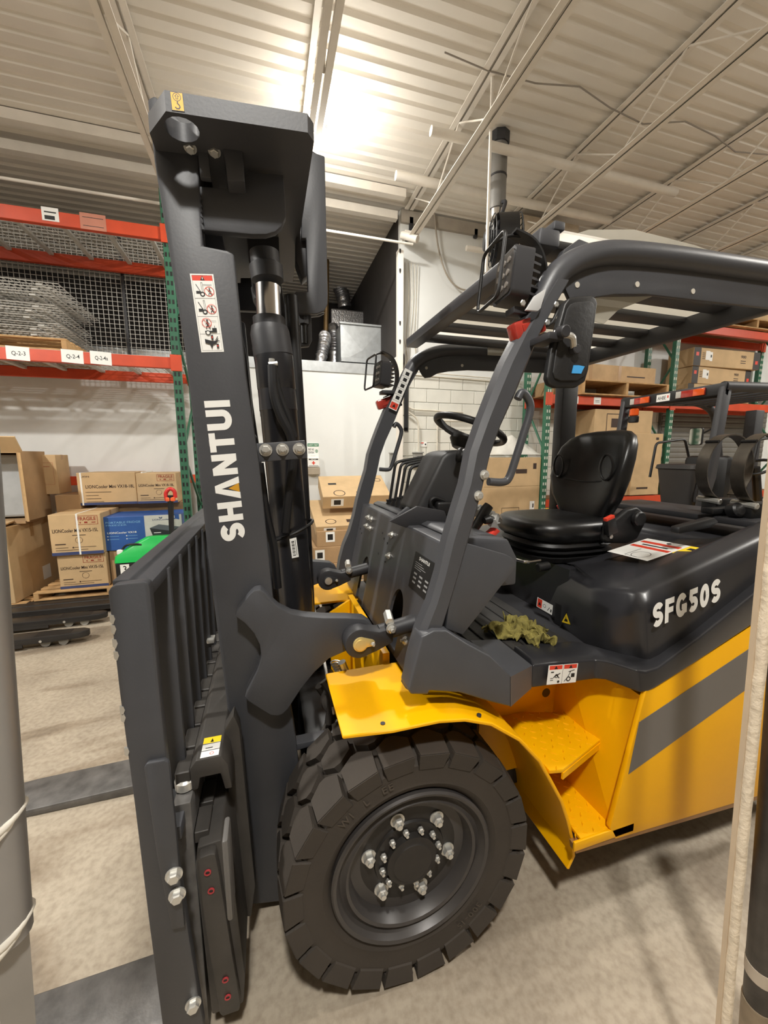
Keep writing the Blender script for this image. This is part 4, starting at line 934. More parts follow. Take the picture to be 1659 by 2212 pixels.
part('column_bellows', tube(NB(), [Vector((0.805,1.56,1.765)) + Vector((.008 * k, -.006 * k, -.002 * k)) for k in range(8)], [.03 + (.005 if k % 2 else 0) for k in range(8)], 14), BLK)
part('park_brake_grip', tube(NB(), [(0.798,1.4,1.448), (0.829,1.4,1.494), (0.859,1.4,1.541), (0.872,1.4,1.556)], [.016, .02, .022, .02], 14), BLK)
part('park_brake_knob', tube(NB(), [(0.828,1.36,1.501), (0.849,1.36,1.505), (0.87,1.36,1.504)], [.014, .02, .012], 12), BLK)
part('kick_panel', prism(NB(), [(0.526,1.213),(0.555,1.481),(0.598,1.485),(0.742,1.438),(0.763,1.425),(0.777,1.405),(0.772,1.387),(0.674,1.278),(0.587,1.183)], 'y', 1.07, 1.09, .004), GREY)
bm = NB(); 
for k in range(6):
    tube(bm, [Vector((.86 + .02 * k, 1.35 + .05 * k, 1.49)), Vector((.9 + .01 * k, 1.4 + .04 * k, 1.51 + .006 * (k % 3))), Vector((.95, 1.45 + .04 * k, 1.485))], .02, 7, .03)
part('plastic_wrap', bm, M('clear_wrap', (170, 170, 168), .25, coat=.5))

# ---- seat
def sect(cx, cy, cz, hx, hy, n=20, p=3.2):
    out = []
    for k in range(n):
        t = 2 * PI * k / n; c, s = math.cos(t), math.sin(t)
        out.append((cx + hx * math.copysign(abs(c) ** (2 / p), c), cy + hy * math.copysign(abs(s) ** (2 / p), s), cz))
    return out
SY = 1.70
part('seat_bellows', LB_([sect(1.46, SY, 1.245, .23, .21), sect(1.46, SY, 1.27, .245, .225), sect(1.46, SY, 1.28, .225, .205), sect(1.46, SY, 1.295, .25, .235), sect(1.46, SY, 1.305, .23, .21), sect(1.46, SY, 1.325, .25, .235), sect(1.46, SY, 1.345, .24, .22)]), BLK, FK, 50)
SEAT = part('seat_cushion', LB_([sect(1.47, SY, 1.34, .235, .22), sect(1.465, SY, 1.36, .262, .242), sect(1.46, SY, 1.395, .275, .252), sect(1.462, SY, 1.425, .27, .248), sect(1.467, SY, 1.445, .245, .228), sect(1.475, SY, 1.45, .2, .19), sect(1.49, SY, 1.447, .1, .1)]), VINYL, FK, 80)
def back_loops():
    out = []
    prof = [(1.40, 1.645, .13, .05), (1.46, 1.655, .165, .062), (1.54, 1.668, .215, .07), (1.64, 1.69, .245, .074), (1.74, 1.715, .245, .07), (1.81, 1.735, .23, .062), (1.855, 1.748, .2, .05), (1.88, 1.756, .15, .034), (1.89, 1.76, .08, .014)]
    for z, x, hy, hx in prof:
        lp = []
        for k in range(28):
            t = 2 * PI * k / 28; c, s = math.cos(t), math.sin(t)
            px = hx * math.copysign(abs(c) ** .6, c); py = hy * math.copysign(abs(s) ** .7, s)
            f = (py / .25) ** 2
            lp.append((x + px - .075 * f + .025, SY + py, z))
        out.append(lp)
    return out
BK = part('seat_back', LB_(back_loops()), VINYL, FK, 80)
for s in (-1, 1):
    c = Vector((1.608, SY + s * .165, 1.70))
    part('bolster_loop', tube(NB(), [c + Vector((-.004 * math.cos(t * PI / 12), .034 * math.cos(t * PI / 12), .062 * math.sin(t * PI / 12) + .01 * s * 0)) for t in range(24)], .006, 7, closed=True), VINYL, BK)
for z in (1.53, 1.63): part('back_seam', tube(NB(), [(1.622 + .02 * ((z - 1.53) * 2), SY - .13, z), (1.632 + .02 * ((z - 1.53) * 2), SY, z - .012), (1.622 + .02 * ((z - 1.53) * 2), SY + .13, z)], .005, 6, .1), BLK, BK)
part('seat_side_housing', prism(NB(), [(1.52, 1.36), (1.53, 1.43), (1.6, 1.46), (1.66, 1.50), (1.72, 1.51), (1.77, 1.48), (1.78, 1.42), (1.74, 1.35), (1.68, 1.33), (1.55, 1.34)], 'y', 1.44, 1.475, .012, 3), BLK)
part('recline_knob', cyl(NB(), (1.715, 1.44, 1.455), (1.715, 1.41, 1.455), .036, 20, .006), BLK)
BU = part('belt_buckle', prism(NB(), [(1.52, 1.385), (1.505, 1.455), (1.55, 1.47), (1.575, 1.40)], 'y', 1.405, 1.438, .004), BLK)
part('buckle_button', prism(NB(), [(1.507, 1.45), (1.503, 1.468), (1.548, 1.484), (1.553, 1.466)], 'y', 1.41, 1.432, .002), RED, BU)
part('buckle_bolt', hexbolt(NB(), (1.56, 1.435, 1.375), (0, -1, 0), .011, .008, False, False), ZINC, BU)
part('red_strap', prism(NB(), [(0.798,1.402),(0.887,1.467),(0.905,1.453),(0.82,1.387)], 'y', 1.36, 1.40, .002), M('red_webbing', (226, 66, 52), .6))
part('seat_belt', prism(NB(), [(1.72, 1.45), (1.76, 1.47), (1.80, 1.46), (1.80, 1.43), (1.74, 1.42)], 'y', 1.96, 2.0, .006), M('red_webbing', (226, 66, 52), .6))
part('seat_adjuster', tube(NB(), [(1.22, 1.5, 1.27), (1.14, 1.5, 1.265), (1.12, 1.6, 1.265), (1.14, 1.75, 1.27)], .008, 8, .03), CHROME)
part('adjuster_knob', cyl(NB(), (1.16, 1.44, 1.255), (1.22, 1.44, 1.26), .02, 12, .004), BLK)

# ---- overhead guard
GL = [(0.389,1.033),(0.415,1.185),(0.485,1.34),(0.526,1.525),(0.575,1.672),(0.595,1.78),(0.643,1.906),(0.691,2.019),(0.722,2.08),(0.759,2.143),(0.805,2.213),(0.85,2.285)]
GR = [(0.459,1.011),(0.516,1.224),(0.589,1.464),(0.632,1.615),(0.675,1.807),(0.713,1.878),(0.769,1.998),(0.8,2.082),(0.834,2.149),(0.872,2.216),(0.917,2.286)]
def pillar(y0, y1):
    n = 14
    def res(P):
        L_ = [0]
        for i in range(1, len(P)): L_.append(L_[-1] + (Vector(P[i]) - Vector(P[i - 1])).length)
        o = []
        for k in range(n + 1):
            d = L_[-1] * k / n; i = 0
            while i < len(P) - 2 and L_[i + 1] < d: i += 1
            t = (d - L_[i]) / max(1e-6, L_[i + 1] - L_[i]); o.append(Vector(P[i]).lerp(Vector(P[i + 1]), t))
        return o
    a, b = res(GL), res(GR); loops = []
    for p, q in zip(a, b):
        d = q - p
        loops.append([(p.x + d.x * .02, y0 + .02, p.y + d.y * .02), (p.x + d.x * .22, y0, p.y + d.y * .22), (p.x + d.x * .78, y0, p.y + d.y * .78), (p.x + d.x * .98, y0 + .02, p.y + d.y * .98), (q.x, y1, q.y), (p.x, y1, p.y)])
    b_ = NB(); loft(b_, loops); return b_
rail_c = [(0.813,2.188),(0.846,2.249),(0.881,2.312),(0.933,2.352),(1.017,2.388),(1.117,2.409),(1.359,2.424),(1.762,2.435),(2.023,2.44)]
for s in (0, 1):
    y0, y1 = (1.05, 1.11) if s == 0 else (mir(1.05), mir(1.11))
    gp = part('guard_pillar', pillar(y0, y1), GREY, FK, 30)
    ym = 1.09 if s == 0 else mir(1.09)
    pts = [(p[0], ym, p[1]) for p in rail_c]
    if s == 0: pts += [(2.3, ym, pts[-1][2] - .02), (2.42, ym, 2.2), (2.6, ym, 1.4)]
    else: pts = [p for p in pts if p[0] < 2.1] + [(2.12, ym, pts[-1][2])]
    part('guard_rail', tube(NB(), pts, .037, 18, .12), GREY, FK, 60)
    sk = [(0.903,2.304),(0.981,2.367),(1.102,2.403),(1.401,2.421),(1.923,2.431),(1.949,2.314),(1.507,2.302),(1.251,2.296),(1.114,2.281),(1.041,2.265),(0.992,2.238),(0.958,2.233),(0.941,2.247)]
    a, b = (1.085, 1.1) if s == 0 else (mir(1.1), mir(1.085))
    sd = part('guard_side_plate', prism(NB(), sk, 'y', a, b, .003), GREY)
    for (u_, v_) in ((0.964,2.292), (1.206,2.321), (1.458,2.327)):
        part('plate_hole', cyl(NB(), (u_, (1.083 if s == 0 else mir(1.083)), v_), (u_, (1.101 if s == 0 else mir(1.101)), v_), .009, 14), M('hole_light', (196, 190, 178), .7), sd)
    if s == 0: NEARP = gp
    else: FARP = gp
# front gusset, roof bars, cross members
part('front_gusset', prism(NB(), [(0.846,2.251),(0.942,2.411),(0.993,2.447),(1.048,2.439),(0.961,2.36),(0.898,2.257)], 'y', 1.12, 1.15, .003), GREY)
part('front_cross_bar', box(NB(), (.83, 1.1, 2.40), (.905, mir(1.1), 2.45), .008), GREY)
part('front_cross_rail', box(NB(), (.88, 1.1, 2.45), (.92, mir(1.1), 2.475), .004), GREY)
part('rear_cross_bar', box(NB(), (2.06, 1.1, 2.36), (2.12, mir(1.1), 2.45), .008), GREY)
ny = 6
for k in range(ny):
    y = 1.15 + (mir(1.15) - 1.15 - .09) * k / (ny - 1)
    part('roof_bar', box(NB(), (.9, y, 2.425), (2.07, y + .09, 2.45), .004), GREY)
part('roof_sheet', box(NB(), (.92, 1.12, 2.455), (2.1, mir(1.12), 2.462)), translucent('roof_pane', (246, 243, 236), .85, .25))
part('rear_guard_post', box(NB(), (1.93, mir(1.16), 1.35), (2.06, mir(1.08), 2.42), .012), BLK)
film = translucent('bubble_film', (206, 202, 190), .45, .3)
part('protective_film', prism(NB(), [(0.959,2.264),(1.08,2.281),(1.319,2.309),(1.171,2.249),(1.116,2.2),(1.048,2.208)], 'y', 1.12, 1.124), film)
part('protective_film', prism(NB(), [(1.347,2.461),(1.492,2.472),(1.483,2.382),(1.35,2.379)], 'y', 2.24, 2.244), film)
bm = NB(); pts = [(.95 + .16 * k, 2.5 + .05 * math.sin(k * 1.1) + .04) for k in range(8)]
loft(bm, [[(x, 1.2, z), (x, mir(1.3), z + .01 * math.sin(x * 9))] for x, z in [(.95, 2.47), (1.1, 2.53), (1.3, 2.56), (1.6, 2.55), (1.9, 2.52), (2.1, 2.47)]], cap=False, close=False)
part('protective_film', bm, film)
# far pillar label, grab handles, pillar bolts
for s in (0, 1):
    dy = 0 if s == 0 else mir(1.08) - 1.08
    hp = [(p[0], 1.08 + dy, p[1]) for p in [(0.761,1.935),(0.776,1.963),(0.809,1.928),(0.811,1.897),(0.743,1.685),(0.723,1.674),(0.668,1.679)]]
    part('grab_handle', tube(NB(), hp, .0125, 12, .035), GREY, FK, 60)
for p in ((0.634,1.05,1.702), (0.616,1.05,1.639)): part('pillar_bolt', hexbolt(NB(), p, (0, -1, 0), .0115, .013, True, False), ZINC, NEARP)
o = Vector((0.714,2.29,2.038)); u = Vector((0.831,2.29,2.276)) - o; v = Vector((0.679,2.29,2.047)) - o
o = Vector((0.76,2.28,2.024)); u = Vector((0.863,2.28,2.257)) - o; v = Vector((0.711,2.28,2.044)) - o
decal('pillar_warning_label', o, u, v, [('r', WHITE, 0, 0, 1, 1), ('r', RED, .02, .06, .17, .94), ('p', INK, [(.06, .3), (.06, .7), (.14, .5)])] + [('r', INK, .26 + .15 * k, .25, .34 + .15 * k, .7) for k in range(5)] + [('r', INK, .22 + .15 * k, .02, .225 + .15 * k, .98) for k in range(5)], FARP, .012)
# work lamps, indicators, mirrors
def worklamp(s):
    dy = 0 if s == 0 else mir(1.12) - 1.12 - .0
    def Q(p): return Vector((p[0], p[1] + dy, p[2]))
    c = Q((.755, 1.12, 2.30)) if s == 0 else Vector((.68, 2.3, 2.235))
    ax = Vector((1, -.12 if s == 0 else .12, .0)).normalized(); sy = Vector((-ax.y, ax.x, 0)); uz = Vector((.1, 0, 1)).normalized(); ax = sy.cross(uz) * 1
    if ax.x > 0: ax = -ax          # lamp looks forward (-x)
    def F(a, b, z): return c + ax * a + sy * b + uz * z
    def slab(a0, a1, hw, hh, bev=.008):
        b = NB(); loft(b, [[F(a0, y, z) for y, z in rrect(-hw, -hh, hw, hh, .014)], [F(a1, y, z) for y, z in rrect(-hw, -hh, hw, hh, .014)]]); return b
    Lm = part('work_lamp', slab(-.03, .03, .062, .07), DARK, FK, 40)
    part('lens', slab(.03, .034, .054, .062), M('lamp_lens', (64, 62, 61), .2, var=.12, scale=60, coat=.6), Lm)
    for i in range(3):
        for j in range(3): part('led', tube(NB(), [F(.034, -.03 + .03 * i, -.036 + .036 * j), F(.037, -.03 + .03 * i, -.036 + .036 * j)], .009, 10), M('led_dim', (136, 130, 124), .2, coat=.8), Lm)
    for k in range(6): 
        z = -.055 + .022 * k; b = NB(); loft(b, [[F(-.03, -.05, z - .004), F(-.03, .05, z - .004), F(-.03, .05, z + .004), F(-.03, -.05, z + .004)], [F(-.065, -.04, z - .003), F(-.065, .04, z - .003), F(-.065, .04, z + .003), F(-.065, -.04, z + .003)]]); part('cooling_fin', b, DARK, Lm)
    g = [F(.075, y, z) for y, z in ((-.075, -.09), (.075, -.09), (.075, .09), (-.075, .09))]
    P = g + [g[0]]; mid = [(g[0] + g[1]) / 2] + [g[1], g[2], g[3], g[0]] + [(g[0] + g[1]) / 2]
    part('lamp_guard', tube(NB(), mid, .0055, 8, .025), BLK, Lm, 60)
    part('guard_stay', tube(NB(), [(g[2] + g[3]) / 2, F(.03, 0, .12), F(-.02, 0, .125)], .005, 8, .02), BLK, Lm, 60)
    b = NB(); pr = [F(.02, 0, .125), F(-.05, 0, .11), F(-.09, 0, .05), F(-.1, 0, -.02), F(-.08, 0, -.09), F(-.03, 0, -.12)]
    loft(b, [[p + sy * .025, p - sy * .025, p - sy * .025 + (p - c).normalized() * .006, p + sy * .025 + (p - c).normalized() * .006] for p in smooth_path(pr, .04, 4)]); part('lamp_bracket', b, BLK, Lm, 50)
    part('lamp_foot', box(NB(), F(.0, -.03, -.09), F(-.1, .03, -.1), .002), DARK, Lm)
    # indicator
    ci = c + Vector((.03, -.035 if s == 0 else .035, -.155))
    b = NB(); box(b, ci - Vector((.055, .024, .028)), ci + Vector((.055, .024, .028)), .01, 2, (0, -.35, 0)); I = part('indicator', b, REDL)
    b = NB(); box(b, ci + Vector((-.03, -.028, -.016)), ci + Vector((.03, -.022, .016)), .003, 1, (0, -.35, 0)); part('indicator_ribs', b, REDL, I)
    part('indicator_wire', tube(NB(), [ci + Vector((.05, 0, .01)), ci + Vector((.09, 0, .02)), ci + Vector((.11, 0, .06)), ci + Vector((.12, .01, .08))], .005, 7, .03), BLK, I)
worklamp(0); worklamp(1)
part('lamp_mount_plate', prism(NB(), [(0.745,2.18),(0.772,2.221),(0.812,2.247),(0.796,2.19),(0.787,2.181)], 'y', 1.035, 1.045, .002), M('plate_highlight', (226, 228, 230), .25, .3))  # near-white colour paints the highlight on this bracket plate
for p in ((0.853,1.045,2.207), (0.825,1.045,2.154), (0.74,1.05,2.202)): part('mount_bolt', hexbolt(NB(), p, (0, -1, 0), .009, .008, False, False), ZINC)
def mirror(s):
    y = 1.0 if s == 0 else mir(1.0)
    out = [(0.852,2.206),(0.874,2.214),(0.933,2.223),(0.949,2.218),(0.957,2.204),(0.941,2.015),(0.931,1.979),(0.901,1.962),(0.828,1.958),(0.804,1.965),(0.795,1.983),(0.804,2.059),(0.839,2.189)]
    d = -1 if s == 0 else 1
    M_ = part('mirror_housing', prism(NB(), out, 'y', y - .012, y + .012, .006, 3), BLK)
    cxm = sum(p[0] for p in out) / len(out); czm = sum(p[1] for p in out) / len(out)
    inn_ = [(cxm + (p[0] - cxm) * .82, czm + (p[1] - czm) * .86) for p in out]
    part('mirror_back', prism(NB(), inn_, 'y', y - .017, y - .011, .003), M('mirror_back_plastic', (34, 34, 35), .55, bump=.1), M_)
    c0 = (0.844,2.094)
    part('mirror_arm', tube(NB(), [(c0[0] - .045, y + .03 * 0 - .02, c0[1] + .01), (c0[0], y - .045, c0[1]), (c0[0] + .03, y - .02, c0[1] - .03)], .009, 9, .01), ZINC, M_)
    part('mirror_clamp', cyl(NB(), (c0[0] - .03, y - .055, c0[1] + .008), (c0[0] - .03, y - .025, c0[1] + .012), .017, 12, .003), DARK, M_)
    part('arm_bracket', box(NB(), (c0[0] - .07, y - .035, c0[1] - .01), (c0[0] - .02, y + .05, c0[1] + .01), .003), DARK, M_)
    part('mirror_pivot', cyl(NB(), (c0[0] + .03, y - .035, c0[1] - .03), (c0[0] + .03, y - .01, c0[1] - .03), .014, 10, .002), DARK, M_)
    if s == 0: part('blue_tape', prism(NB(), [(0.878,2.022),(0.896,2.023),(0.918,2.021),(0.911,2.009),(0.907,2),(0.873,1.999)], 'y', .981, .984), M('painter_tape', (64, 160, 226), .6), M_)
mirror(0)
mq = Vector((0.857,2.36,2.061)); md = Vector((.37, .93, 0)); mp_ = Vector((.93, -.37, 0)); b = NB()
fr = [(-.075, -.15), (.075, -.15), (.09, -.13), (.085, .13), (.07, .15), (-.07, .15), (-.085, .13), (-.09, -.13)]
loft(b, [[mq + md * u_ + Vector((0, 0, v_)) - mp_ * .012 for u_, v_ in fr], [mq + md * u_ + Vector((0, 0, v_)) + mp_ * .012 for u_, v_ in fr]])
FM = part('mirror_housing', b, BLK)
part('mirror_arm', tube(NB(), [mq - mp_ * .03 + Vector((0, 0, .02)), mq - mp_ * .08 - md * .02, (.80, 2.31, mq.z + .02)], .009, 8, .02), BLK, FM, 60)
# green rag on the floor plate
bm = NB(); bmesh.ops.create_grid(bm, x_segments=70, y_segments=70, size=.5)
import mathutils.noise as mn
for v in bm.verts:
    x, y = v.co.x, v.co.y; an = math.atan2(y, x); r = math.hypot(x, y)
    f = 1 + .28 * math.sin(an * 3 + .6) + .12 * math.sin(an * 7)
    n = mn.noise(Vector((x * 5, y * 5, 3))) ; n2 = mn.noise(Vector((x * 12 + 4, y * 6, 1)))
    n3 = abs(mn.noise(Vector((x * 7 + y * 4, y * 9, 7))))
    v.co = Vector((x * .18 * f + .02 * n2, y * .22 * f + .02 * n, max(0.002, .01 + .03 * n + .045 * n3 + .012 * n2 + .015 * (1 - r))))
bmesh.ops.solidify(bm, geom=list(bm.faces), thickness=.004)
rag = obj('rag', bm, M('olive_towel', (138, 128, 66), .95, var=.3, scale=30, bump=.6, bscale=300), None, 80)
rag.location = (1.01, 1.33, 1.004); rag.rotation_euler = (0, 0, .5)
tag(rag, 'crumpled olive green towel lying on the ribbed floor mat', 'towel')


# ================================================================ PALLET RACKS
def slots(x, y, z0, z1, w=.02, pitch=.1):
    b = NB(); z = z0
    while z < z1:
        for dx in (-.02, .02): box(b, (x + dx - w / 2, y - .003, z), (x + dx + w / 2, y + .002, z + .045))
        z += pitch
    return b
def wire_grid(b, o, u, v, nu, nv, r=.0045):
    o, u, v = Vector(o), Vector(u), Vector(v)
    for i in range(nu + 1):
        p = o + u * (i / nu); tube(b, [p, p + v], r, 4, cap=False)
    for j in range(nv + 1):
        p = o + v * (j / nv); tube(b, [p, p + u], r, 4, cap=False)
    return b
def rack(label, x0, x1, yf, yr, height, levels, frames, decks=True, rear_only=()):
    """levels: (bottom z, top z) of the beam pairs; frames: x of the upright frames"""
    t = thing('storage_rack', label, 'rack', ((x0 + x1) / 2, (yf + yr) / 2, 0), world_coords=True)
    for fx in frames:
        for y in (yf, yr):
            p = obj('upright_post', box(NB(), (fx - .045, y - .035, 0), (fx + .045, y + .035, height), .004, 1), GREEN, t)
            tag(obj('slot_holes', slots(fx, y - .035, .3, height - .1), M('slot_light', (200, 204, 190), .7) if fx > 3 else INK, p), kind='stuff')
        z = .3; up = 1
        while z < height - .8:
            a, b_ = (yf, yr) if up else (yr, yf)
            obj('brace', tube(NB(), [(fx, a, z), (fx, b_, z + .75)], .018, 6), GREEN, t); z += .75; up = 1 - up
    for (za, zb) in levels:
        for y in (yf, yr):
            q = -1 if y == yf else 1
            obj('beam', prism(NB(), [(y + q * .02, za), (y + q * .055, za), (y + q * .055, zb - .03), (y + q * .03, zb - .03), (y + q * .03, zb), (y + q * .02, zb)] if False else [(y - .03, za), (y + .03, za), (y + .03, zb), (y - .03, zb)], 'x', x0, x1, .004, 1), ORANGE, t)
            for fx in frames:
                obj('beam_connector', box(NB(), (fx - .06, y - .045, za - .03), (fx + .06, y - .03, zb + .03), .003, 1), ORANGE, t)
        if decks:
            tag(obj('wire_deck', wire_grid(NB(), (x0, yf, zb + .004), (x1 - x0, 0, 0), (0, yr - yf, 0), int((x1 - x0) / .1), 12), WIRE, t), kind='stuff')
            k = int((x1 - x0) / .42)
            for i in range(k):
                xx = x0 + (i + .5) * (x1 - x0) / k
                obj('deck_support', box(NB(), (xx - .025, yf + .03, zb - .035), (xx + .025, yr - .03, zb), .003, 1), WIRE, t)
    for (za, zb) in rear_only:
        obj('beam', box(NB(), (x0, yr - .03, za), (x1, yr + .03, zb), .004, 1), ORANGE, t)
    return t
LZ = [((-1.87,2.785)[1], (-1.858,2.91)[1]), ((-1.804,4.172)[1], (-1.791,4.305)[1])]
RK1 = rack('orange and green pallet rack on the left behind the mast', -4.4, -.96, 5.3, 6.3, 4.7, LZ, (-4.4, -.96), True, ((1.38, 1.5),))
tag(obj('back_mesh', wire_grid(NB(), (-3.7, 6.38, 2.85), (2.7, 0, 0), (0, 0, 1.84), 46, 32, .004), WIRE, RK1), kind='stuff')
obj('mesh_post', box(NB(), (-1.75, 6.36, 2.8), (-1.72, 6.4, 4.69)), DARK, RK1)
for i, (u_, v_, wd, tx) in enumerate(((35, 752, 38, 'Q-2-3'), (154, 765, 36, 'Q-2-4'), (216, 771, 36, 'Q-2-4a'))):
    c = (-2.482,5.26,2.904) if i == 0 else ((-1.993,5.26,2.876) if i == 1 else (-1.724,5.26,2.865))
    decal('beam_label', (c[0] - .1, 5.27, LZ[0][0] + .0), (.21, 0, 0), (0, 0, .14), [('p', WHITE, [(0, .04), (.98, -.04), (1, .96), (.02, 1.02)]), ('t', INK, tx, .22, .35, .3, .6)], RK1, .002)
c = (-2.048,5.26,4.239); decal('beam_label', (c[0] - .07, 5.27, LZ[1][0] + .03), (.15, 0, 0), (0, 0, .13), [('r', WHITE, 0, 0, 1, 1), ('r', INK, .15, .1, .75, .4), ('r', INK, .15, .6, .85, .7)], RK1, .002)
c = (-1.662,5.26,4.223); decal('tape_patch', (c[0] - .12, 5.27, LZ[1][0]), (.24, 0, 0), (0, 0, .16), [('r', M('old_tape', (198, 132, 110), .5), 0, 0, 1, 1), ('r', DARK, .1, .72, .9, .76), ('r', DARK, .1, .2, .9, .24)], RK1, .002)
# stack of spare wire decks on a pallet
def pallet(x0, y0, z0, w, d, label, mat=WOOD, h=.13, n=7, rz=0):
    t = thing('pallet', label, 'pallet', (x0 + w / 2, y0 + d / 2, z0))
    x, y = -w / 2, -d / 2
    for i in range(3):
        xx = x + (w - .05) * i / 2; obj('stringer', box(NB(), (xx, y, .02), (xx + .05, y + d, h - .02), .003, 1), mat, t)
    for i in range(n):
        yy = y + (d - .09) * i / (n - 1); obj('deck_board', box(NB(), (x, yy, h - .02), (x + w, yy + .09, h), .003, 1), mat, t)
    for i in range(3):
        yy = y + (d - .09) * i / 2; obj('bottom_board', box(NB(), (x, yy, 0), (x + w, yy + .09, .02), .003, 1), mat, t)
    t.rotation_euler = (0, 0, rz); return t
pz = LZ[0][1] + .01
pallet(-3.6, 5.32, pz, 1.55, .95, 'wooden pallet on the left rack under the spare wire decks', WOOD)
wd = thing('wire_deck_panel', 'spare grey wire deck panel at the bottom of the pile on the left rack', 'wire deck', (-2.75, 5.8, pz + .135), 'spare wire decks piled on the left rack')
tag(obj('wires', wire_grid(NB(), (-.6, -.52, .028), (1.2, 0, 0), (0, 1.04, 0), 20, 12, .005), WIRE, wd), kind='stuff')
for i in range(3): obj('channel', box(NB(), (-.45 + .42 * i, -.5, 0), (-.39 + .42 * i, .5, .024), .003, 1), WIRE, wd)
nms = ['second', 'third', 'fourth', 'fifth', 'sixth', 'seventh', 'eighth', 'topmost']
for k in range(8):
    dup(wd, (-2.75 + .03 * math.sin(k * 2.2) + (.06 if k > 4 else 0), 5.8 + .03 * math.sin(k * 1.3), pz + .135 + .058 * (k + 1) + (.06 if k > 4 else 0)), .06 * math.sin(k * 1.9), 'spare grey wire deck panel, ' + (nms[k] + ' from the bottom of the pile' if k < 7 else 'topmost of the pile on the left rack'))

# ================================================================ CARTONS
def carton(p, s, label, mat=CARD, prints=(), rot=(0, 0, 0), strap=None, top_tape=True, name='carton', blue=False, side=None, cat='box'):
    """p: centre of the base, s: width, depth, height"""
    t = thing(name, label, cat, p); t.rotation_euler = rot
    w, d, h = s
    obj('shell', box(NB(), (-w / 2, -d / 2, 0), (w / 2, d / 2, h), .006, 2), mat, t)
    if top_tape: obj('tape', box(NB(), (-w / 2 - .001, -.028, h - .06), (w / 2 + .001, .028, h + .0015)), TAPE, t)
    if prints: decal('print', (-w / 2, -d / 2, 0), (w, 0, 0), (0, 0, h), list(prints), t, .002)
    if side: decal('side_print', (w / 2, -d / 2, 0), (0, d, 0), (0, 0, h), list(side), t, .002)
    for sx in (strap or []):
        b = NB(); box(b, (sx - .009, -d / 2 - .003, -.001), (sx + .009, d / 2 + .003, h + .003)); obj('strap', b, WHITE, t)
    return t
INKB = M('brown_print', (62, 46, 38), .6); REDB = M('stamp_red', (158, 62, 44), .6); NAVY = M('navy_band', (58, 70, 112), .6)
def cooler_print(title, fragile=True, big=False):
    it = [('r', NAVY, 0, 0, 1, .075)]
    it += [('t', INKB, title, .05, .56, .085, .88)] if not big else [('t', INKB, title, .13, .52, .1, .84), ('t', INKB, 'LION', .07, .86, .045, .14)]
    if fragile: it += [('l', REDB, [(.52, .74), (.94, .74), (.94, .95), (.52, .95)], .008, True), ('t', REDB, 'FRAGILE', .55, .84, .085, .36), ('p', REDB, [(.58, .8), (.62, .8), (.6, .76)]), ('r', REDB, .82, .78, .9, .8), ('r', REDB, .68, .77, .74, .81)]
    if not big: it += [('r', INKB, .42, .475, .68, .49), ('o', INKB, .54, .36, .07, .006), ('r', INKB, .08, .26, .28, .285), ('r', INKB, .08, .18, .32, .19), ('r', INKB, .44, .18, .86, .19), ('r', INKB, .08, .12, .7, .13), ('r', INKB, .4, .165, .43, .2)]
    else: it += [('r', INKB, .14, .39 - .1 * k, .3 + (.26 if k == 0 else .04 * k), .405 - .1 * k) for k in range(4)] + [('c', INKB, .13, .4 - .1 * k, .006) for k in range(4)]
    return it
def front(u0, v0, u1, v1): pass
def carton_at(bl, tr, depth, label, **k):
    """bl, tr: bottom left and top right corner of the front face (x, y, z)"""
    w, h = tr[0] - bl[0], tr[2] - bl[2]
    return carton(((bl[0] + tr[0]) / 2, bl[1] + depth / 2, bl[2]), (w, depth, h), label, **k)
pal = pallet(-2.62, 5.24, .12, 1.5, 1.05, 'pallet carrying the strapped brown cartons and the blue box', WOOD, .1)
zb = .222
a0, a1 = (-2.378,5.3,0.229), (-1.887,5.3,0.632)
h1 = a1[2] - zb; xL = a0[0]
carton_at((a0[0], 5.3, zb), (a1[0], 5.3, a1[2]), .5, 'brown carton with FRAGILE stamp resting on the pallet, below the strapped one', prints=cooler_print('LIONCooler Mini VX15-15L'))
b0, b1 = (-2.399,5.28,0.681), (-1.888,5.28,1.11)
carton_at((b0[0], 5.26, a1[2] + .002), (b1[0], 5.26, b1[2]), .62, 'brown FRAGILE carton with one white strap, left of the blue box', prints=cooler_print('LIONCooler Mini VX15-15L'), strap=[.02])
c0, c1 = (-1.907,5.36,0.636), (-1.048,5.36,1.049)
z6 = c0[2] - .002
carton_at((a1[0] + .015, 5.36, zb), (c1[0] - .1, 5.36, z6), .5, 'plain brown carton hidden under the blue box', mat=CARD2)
W_, H_ = c1[0] - c0[0], c1[2] - z6
BLU = M('box_blue', (46, 88, 158), .5); BLUL = M('box_blue_light', (120, 170, 214), .5)
blueprint = [('r', M('box_panel', (196, 196, 190), .5), .52, .0, 1, 1), ('t', BLUL, 'PORTABLE FRIDGE', .04, .8, .06, .43), ('t', BLUL, 'FREEZER', .04, .73, .04, .26), ('t', WHITE, 'LIONCooler VX18', .05, .5, .055, .36)]
blueprint += [('r', BLUL, .07 + .23 * (k % 2), .42 - .09 * (k // 2), .19 + .23 * (k % 2), .432 - .09 * (k // 2)) for k in range(4)] + [('c', WHITE, .055 + .23 * (k % 2), .426 - .09 * (k // 2), .008) for k in range(4)]
blueprint += [('t', M('logo_navy', (40, 62, 100), .5), 'LIONCooler', .62, .84, .05, .22), ('l', M('logo_navy', (40, 62, 100), .5), [(.71, .94), (.72, .91), (.74, .91), (.75, .94)], .012), ('p', BLU, [(.88, 1), (.97, 1), (.97, .84), (.925, .87), (.88, .84)]), ('t', WHITE, '1', .895, .89, .08)]
